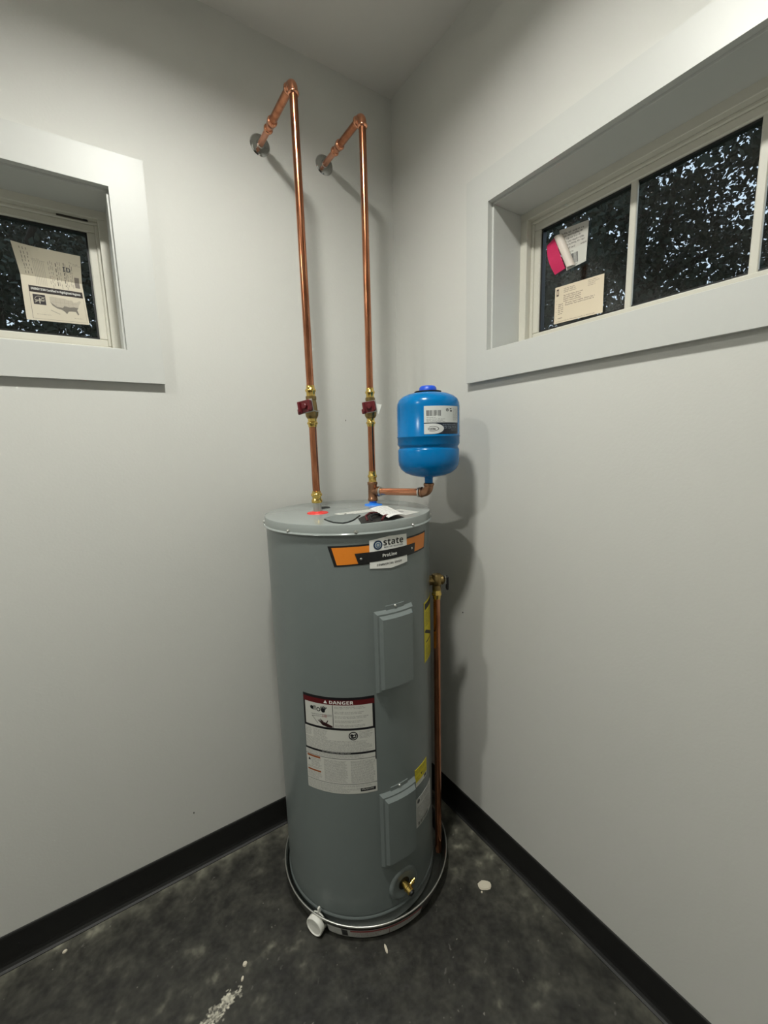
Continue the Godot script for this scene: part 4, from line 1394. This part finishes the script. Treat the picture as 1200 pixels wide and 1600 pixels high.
# ------------------------------------------------------------------ sheets of paper
func sheet(called: String, label: String, category: String, corners: Array, im: Image, curl: Callable, thick: float, at: Vector3) -> MeshInstance3D:
	# a paper sheet between four corners (top left, top right, bottom right, bottom left), bent by curl(u, v) along its normal, with a back
	var st := mb()
	var n: Vector3 = (corners[1] - corners[0]).cross(corners[0] - corners[3]).normalized()
	var g := 10
	var pt := func(i: int, j: int, back: float) -> Vector3:
		var u := float(i) / g
		var v := float(j) / g
		var p: Vector3 = corners[0].lerp(corners[1], u).lerp(corners[3].lerp(corners[2], u), v)
		return p + n * (curl.call(u, v) - back) - at
	for side in [0.0, thick]:
		var nn := n if side == 0.0 else -n
		for i in g:
			for j in g:
				var p := [pt.call(i, j, side), pt.call(i + 1, j, side), pt.call(i + 1, j + 1, side), pt.call(i, j + 1, side)]
				var uv := [Vector2(float(i) / g, float(j) / g), Vector2(float(i + 1) / g, float(j) / g), Vector2(float(i + 1) / g, float(j + 1) / g), Vector2(float(i) / g, float(j + 1) / g)]
				var m: Vector3 = (p[1] - p[0]).cross(p[0] - p[3]).normalized()
				if m.dot(nn) < 0.0:
					m = -m
				tri(st, [p[0], p[1], p[2]], [m, m, m], [uv[0], uv[1], uv[2]])
				tri(st, [p[0], p[2], p[3]], [m, m, m], [uv[0], uv[2], uv[3]])
	var mt := img_mat(im, 0.7)
	var o := obj(called, st, mt)
	o.position = at
	tag(o, label, category)
	return o

func _sheet_row(j: int) -> float:
	return 0.042 * j if j <= 10 else 0.42 + 0.058 * (j - 10)

func sheets() -> void:
	# the energy sheet taped inside the left window
	var im := new_img(300, 380, Color(0.80, 0.77, 0.70))
	var ink := Color(0.13, 0.1, 0.1)
	var grey := Color(0.48, 0.45, 0.42)
	# upper half: print running sideways
	for x in [26, 40, 54]:
		for k in 7:
			fr(im, x + rng.randi_range(0, 4), 14 + k * 20, 3, rng.randi_range(8, 17), grey)
	for x in range(72, 128, 8):
		fr(im, x, 70, 1, 130, grey)
	fr(im, 70, 68, 60, 1, grey)
	for x in [142, 152, 160, 176, 186, 196, 214, 222, 230, 244, 252]:
		var y := rng.randi_range(40, 80)
		while y < 190:
			var L := rng.randi_range(6, 26)
			fr(im, x, y, 3 if x in [176, 214] else 2, L, ink if x in [176, 214] else grey)
			y += L + rng.randi_range(4, 14)
	fr(im, 262, 128, 24, 60, grey)
	fine(im, 260, 50, 34, 20, 8, grey)
	fine(im, 70, 60, 40, 10, 8, grey)
	# lower half: band, emblem square and the map
	fr(im, 30, 208, 262, 32, ink)
	fr(im, 44, 250, 58, 50, Color(0.18, 0.16, 0.17))
	stroke(im, Vector2(50, 290), Vector2(96, 262), 3, Color(0.7, 0.68, 0.62))
	for k in 16:
		var t := PI * (1.0 + k / 15.0)
		stroke(im, Vector2(73 + 22 * cos(t), 276 + 18 * sin(t)), Vector2(73 + 22 * cos(t + 0.2), 276 + 18 * sin(t + 0.2)), 2, Color(0.7, 0.68, 0.62))
	fr(im, 52, 276, 42, 7, Color(0.6, 0.58, 0.53))
	stroke(im, Vector2(73, 268), Vector2(73, 292), 4, Color(0.7, 0.68, 0.62))
	var map := PackedVector2Array([Vector2(122, 256), Vector2(132, 252), Vector2(200, 256), Vector2(214, 262), Vector2(228, 258), Vector2(238, 270), Vector2(256, 266), Vector2(270, 256), Vector2(276, 262), Vector2(264, 280), Vector2(258, 296), Vector2(250, 308), Vector2(256, 330), Vector2(250, 334), Vector2(242, 318), Vector2(222, 318), Vector2(206, 320), Vector2(196, 334), Vector2(186, 322), Vector2(172, 314), Vector2(152, 310), Vector2(132, 298), Vector2(122, 280)])
	fill_poly(im, map, Color(0.71, 0.68, 0.62))
	var south := PackedVector2Array([Vector2(122, 280), Vector2(132, 288), Vector2(152, 302), Vector2(180, 304), Vector2(190, 294), Vector2(216, 298), Vector2(236, 294), Vector2(258, 296), Vector2(250, 308), Vector2(256, 330), Vector2(250, 334), Vector2(242, 318), Vector2(222, 318), Vector2(206, 320), Vector2(196, 334), Vector2(186, 322), Vector2(172, 314), Vector2(152, 310), Vector2(132, 298)])
	fill_poly(im, south, Color(0.46, 0.44, 0.41))
	for x in [150, 172, 192, 212, 232]:
		fr(im, x, 258, 1, 40, Color(0.6, 0.57, 0.52))
	fr(im, 132, 278, 120, 1, Color(0.6, 0.57, 0.52))
	stroke(im, Vector2(120, 322), Vector2(160, 338), 3, Color(0.62, 0.6, 0.55))
	fine(im, 52, 346, 90, 8, 7, grey)
	fine(im, 230, 350, 52, 8, 7, grey)
	for r in [[30, 206, 2, 166], [290, 206, 1, 166], [30, 370, 262, 1]]:
		fr(im, r[0], r[1], r[2], r[3], grey)
	# the sheet is creased at four tenths of its height; above that it leans out from the glass
	var rows := [[0.0, Vector3(-1.184, 2.0263, -0.1), Vector3(-1.0337, 2.024, -0.106)], [0.42, Vector3(-1.179, 1.9655, -0.1545), Vector3(-1.0375, 1.9635, -0.1545)], [1.0, Vector3(-1.1796, 1.846, -0.157), Vector3(-1.0315, 1.8491, -0.157)]]
	var spot := func(u: float, v: float) -> Vector3:
		var k := 0 if v < 0.42 else 1
		var f: float = (v - rows[k][0]) / (rows[k + 1][0] - rows[k][0])
		var l: Vector3 = (rows[k][1] as Vector3).lerp(rows[k + 1][1], f)
		var r: Vector3 = (rows[k][2] as Vector3).lerp(rows[k + 1][2], f)
		var sag := 0.004 * sin(PI * f) * (1.0 if k == 1 else -0.6)
		return l.lerp(r, u) + Vector3(0, 0, sag + 0.012 * pow(maxf(0.0, 1.0 - u * 2.5 - v * 3.0), 2.0))
	var st := mb()
	var base := Vector3(-1.11, 1.846, -0.157)
	for side in [0.0, -0.0003]:
		for i in 8:
			for j in 20:
				var u := [i / 8.0, (i + 1) / 8.0]
				var v := [_sheet_row(j), _sheet_row(j + 1)]
				var p := []
				var uv := []
				for q in [[0, 0], [1, 0], [1, 1], [0, 1]]:
					p.append(spot.call(u[q[0]], v[q[1]]) + Vector3(0, 0, side) - base)
					uv.append(Vector2(u[q[0]], v[q[1]]))
				var n: Vector3 = (p[3] - p[0]).cross(p[1] - p[0]).normalized() * (1.0 if side == 0.0 else -1.0)
				tri(st, [p[0], p[1], p[2]], [n, n, n], [uv[0], uv[1], uv[2]])
				tri(st, [p[0], p[2], p[3]], [n, n, n], [uv[0], uv[2], uv[3]])
	var o := obj("window_sheet", st, img_mat(im, 0.7))
	o.position = base
	tag(o, "creased white printed sheet with a map taped inside the left window", "paper")
	var onto := func(cu: float, cv: float) -> Callable:
		return func(x: float, y: float) -> Array:
			return [spot.call(cu + x / 0.148, cv - y / 0.2) + Vector3(0, 0, 0.0005) - base, Vector3(0, 0, 1)]
	st = mb()
	letters(st, "ENERGY STAR Certified in Highlighted Regions", 0.118, 0.0082, onto.call(0.535, 0.590))
	obj("band_lettering", st, M.print_white, o)
	st = mb()
	letters(st, "ID", 0.018, 0.014, onto.call(0.76, 0.24))
	obj("bold_lettering", st, M.print_black, o)

	# the buff order label on the right window
	im = new_img(360, 230, Color(0.84, 0.79, 0.70))
	var br := Color(0.33, 0.27, 0.24)
	fr(im, 12, 14, 18, 44, br)
	fr(im, 16, 24, 10, 24, Color(0.8, 0.74, 0.64))
	fine(im, 70, 16, 100, 34, 11, br)
	fine(im, 70, 58, 190, 54, 12, br, 0.35)
	fine(im, 250, 10, 80, 44, 10, br, 0.4)
	fine(im, 30, 108, 45, 70, 12, br, 0.3)
	fine(im, 84, 108, 230, 26, 12, br, 0.1)
	fine(im, 30, 196, 36, 12, 12, br)
	fine(im, 16, 216, 290, 12, 10, br, 0.02)
	for y in range(60, 210, 24):
		fr(im, 12, y, 6, 1, br)
	var glassx := 0.1585
	sheet("window_label", "buff printed order label low on the right window's first pane", "label", [Vector3(glassx, 1.9196, 0.6175), Vector3(glassx, 1.9115, 0.769), Vector3(glassx, 1.8105, 0.769), Vector3(glassx, 1.8155, 0.6165)], im, func(_u: float, _v: float) -> float: return 0.001, 0.0003, Vector3(glassx, 1.81, 0.69))

	# the peeling barcode label above it, its left side curled off and showing pink
	im = new_img(220, 260, Color(0.75, 0.74, 0.71))
	fine(im, 14, 24, 196, 90, 19, Color(0.2, 0.18, 0.18))
	fr(im, 0, 142, 220, 118, Color(0.78, 0.78, 0.75))
	fine(im, 40, 124, 90, 20, 16, Color(0.2, 0.18, 0.18))
	fine(im, 30, 150, 60, 16, 16, Color(0.2, 0.18, 0.18))
	fine(im, 160, 126, 56, 18, 16, Color(0.2, 0.18, 0.18))
	bars(im, 44, 172, 90, 66, Color(0.12, 0.12, 0.14))
	fine(im, 44, 242, 90, 14, 13, Color(0.2, 0.18, 0.18))
	var pl := sheet("peeling_label", "peeling white barcode label with a pink flap high on the right window", "label", [Vector3(glassx, 2.077, 0.624), Vector3(glassx, 2.068, 0.717), Vector3(glassx, 1.963, 0.713), Vector3(glassx, 1.957, 0.653)], im, func(_u: float, _v: float) -> float: return 0.001, 0.0003, Vector3(glassx, 1.958, 0.66))
	st = mb()
	# curled strip: a half roll standing off the glass, slanting down to the right
	var r0 := Vector3(glassx, 2.062, 0.6095) - pl.position
	var r1 := Vector3(glassx, 1.962, 0.655) - pl.position
	var acr := Vector3(0, 0.0, 0.027)
	for i in 12:
		var t0 := PI * i / 12.0
		var t1 := PI * (i + 1) / 12.0
		var f := func(t: float) -> Vector3: return acr * (0.5 - 0.5 * cos(t)) + Vector3(-0.011 * sin(t) - 0.0015, 0, 0)
		var nf := func(t: float) -> Vector3: return Vector3(-sin(t), 0, -cos(t)).normalized()
		var p := [r0 + f.call(t0), r0 + f.call(t1), r1 + f.call(t1), r1 + f.call(t0)]
		var n := [nf.call(t0), nf.call(t1), nf.call(t1), nf.call(t0)]
		tri(st, [p[0], p[1], p[2]], [n[0], n[1], n[2]])
		tri(st, [p[0], p[2], p[3]], [n[0], n[2], n[3]])
	var white := mat(Color(0.86, 0.82, 0.78), 0.5)
	white.cull_mode = BaseMaterial3D.CULL_DISABLED
	obj("curled_edge", st, white, pl)
	st = mb()
	var pink := mat(Color(0.75, 0.1, 0.33), 0.6)
	pink.cull_mode = BaseMaterial3D.CULL_DISABLED
	var q0 := Vector3(glassx - 0.003, 2.050, 0.585) - pl.position
	var q1 := Vector3(glassx - 0.004, 2.0615, 0.6105) - pl.position
	var q2 := Vector3(glassx - 0.004, 1.964, 0.651) - pl.position
	var q3 := Vector3(glassx - 0.003, 1.957, 0.616) - pl.position
	var ribs := 22
	for i in ribs:
		var f0 := float(i) / ribs
		var f1 := float(i + 1) / ribs
		var w0 := Vector3(-0.0022 * (i % 2), 0, 0)
		var w1 := Vector3(-0.0022 * ((i + 1) % 2), 0, 0)
		var bul := Vector3(-0.004, 0, -0.006)
		var p := [q0.lerp(q3, f0) + bul * sin(PI * f0), q1.lerp(q2, f0) + w0, q1.lerp(q2, f1) + w1, q0.lerp(q3, f1) + bul * sin(PI * f1)]
		var nn: Vector3 = (p[1] - p[0]).cross(p[3] - p[0]).normalized()
		if nn.x > 0:
			nn = -nn
		quad(st, p[0], p[1], p[2], p[3], nn)
	obj("pink_flap", st, pink, pl)

	# folded instruction card lying on the heater lid
	im = new_img(200, 200, Color(0.86, 0.86, 0.84))
	fine(im, 16, 16, 168, 168, 16, Color(0.55, 0.55, 0.55))
	var t := Vector3(TX, 1.2655, TZ)
	sheet("instruction_card", "folded white instruction card lying over the wires on the heater lid", "card", [t + Vector3(0.013, 0.011, 0.110), t + Vector3(0.076, 0.013, 0.110), t + Vector3(0.045, 0.006, 0.240), t + Vector3(-0.012, 0.005, 0.246)], im, func(u: float, _v: float) -> float: return 0.004 * sin(PI * u), 0.0012, t)

# ------------------------------------------------------------------ crumbs on the floor
func flake(called: String, label: String, at: Vector3, rx: float, rz: float, h: float, turn: float, seed_: int, group := "") -> void:
	var r := RandomNumberGenerator.new()
	r.seed = seed_
	var st := mb()
	var p := PackedVector2Array()
	for i in 14:
		var k := r.randf_range(0.9, 1.06)
		p.append(Vector2(rx * k * cos(TAU * i / 14.0), rz * k * sin(TAU * i / 14.0)))
	prism(st, p, 0.0, h * 0.5, Transform3D(Basis(Vector3(1, 0, 0), Vector3(0, 0, -1), Vector3(0, 1, 0)), Vector3.ZERO))
	var q := PackedVector2Array()
	for v in p:
		q.append(v * 0.86)
	prism(st, q, h * 0.5, h, Transform3D(Basis(Vector3(1, 0, 0), Vector3(0, 0, -1), Vector3(0, 1, 0)), Vector3.ZERO))
	var o := obj(called, st, M.chip)
	o.position = at
	o.rotation.y = turn
	tag(o, label, "debris", group)

func floor_bits() -> void:
	flake("plaster_chip", "large pale oval plaster chip on the floor right of the pan", Vector3(-0.134, 0, 0.628), 0.0225, 0.0165, 0.0035, -0.5, 3)
	flake("plaster_crumb", "tiny white crumb beside the large oval chip", Vector3(-0.158, 0, 0.638), 0.003, 0.003, 0.003, 0.2, 4)
	flake("plaster_crumb", "larger white crumb on the floor left of the pan", Vector3(-0.8592, 0, 0.3896), 0.0065, 0.006, 0.005, 0.4, 5)
	flake("plaster_crumb", "thin white crumb nearest the larger crumb left of the pan", Vector3(-0.8747, 0, 0.4199), 0.006, 0.0035, 0.004, 0.9, 6)
	flake("plaster_crumb", "white sliver on the floor just in front of the pan", Vector3(-0.5051, 0, 0.5539 + 0.035), 0.0035, 0.013, 0.003, -0.25, 8)
	flake("plaster_crumb", "small pale crumb near the left cove base", Vector3(-1.295, 0, 0.05), 0.006, 0.004, 0.004, 0.2, 9)
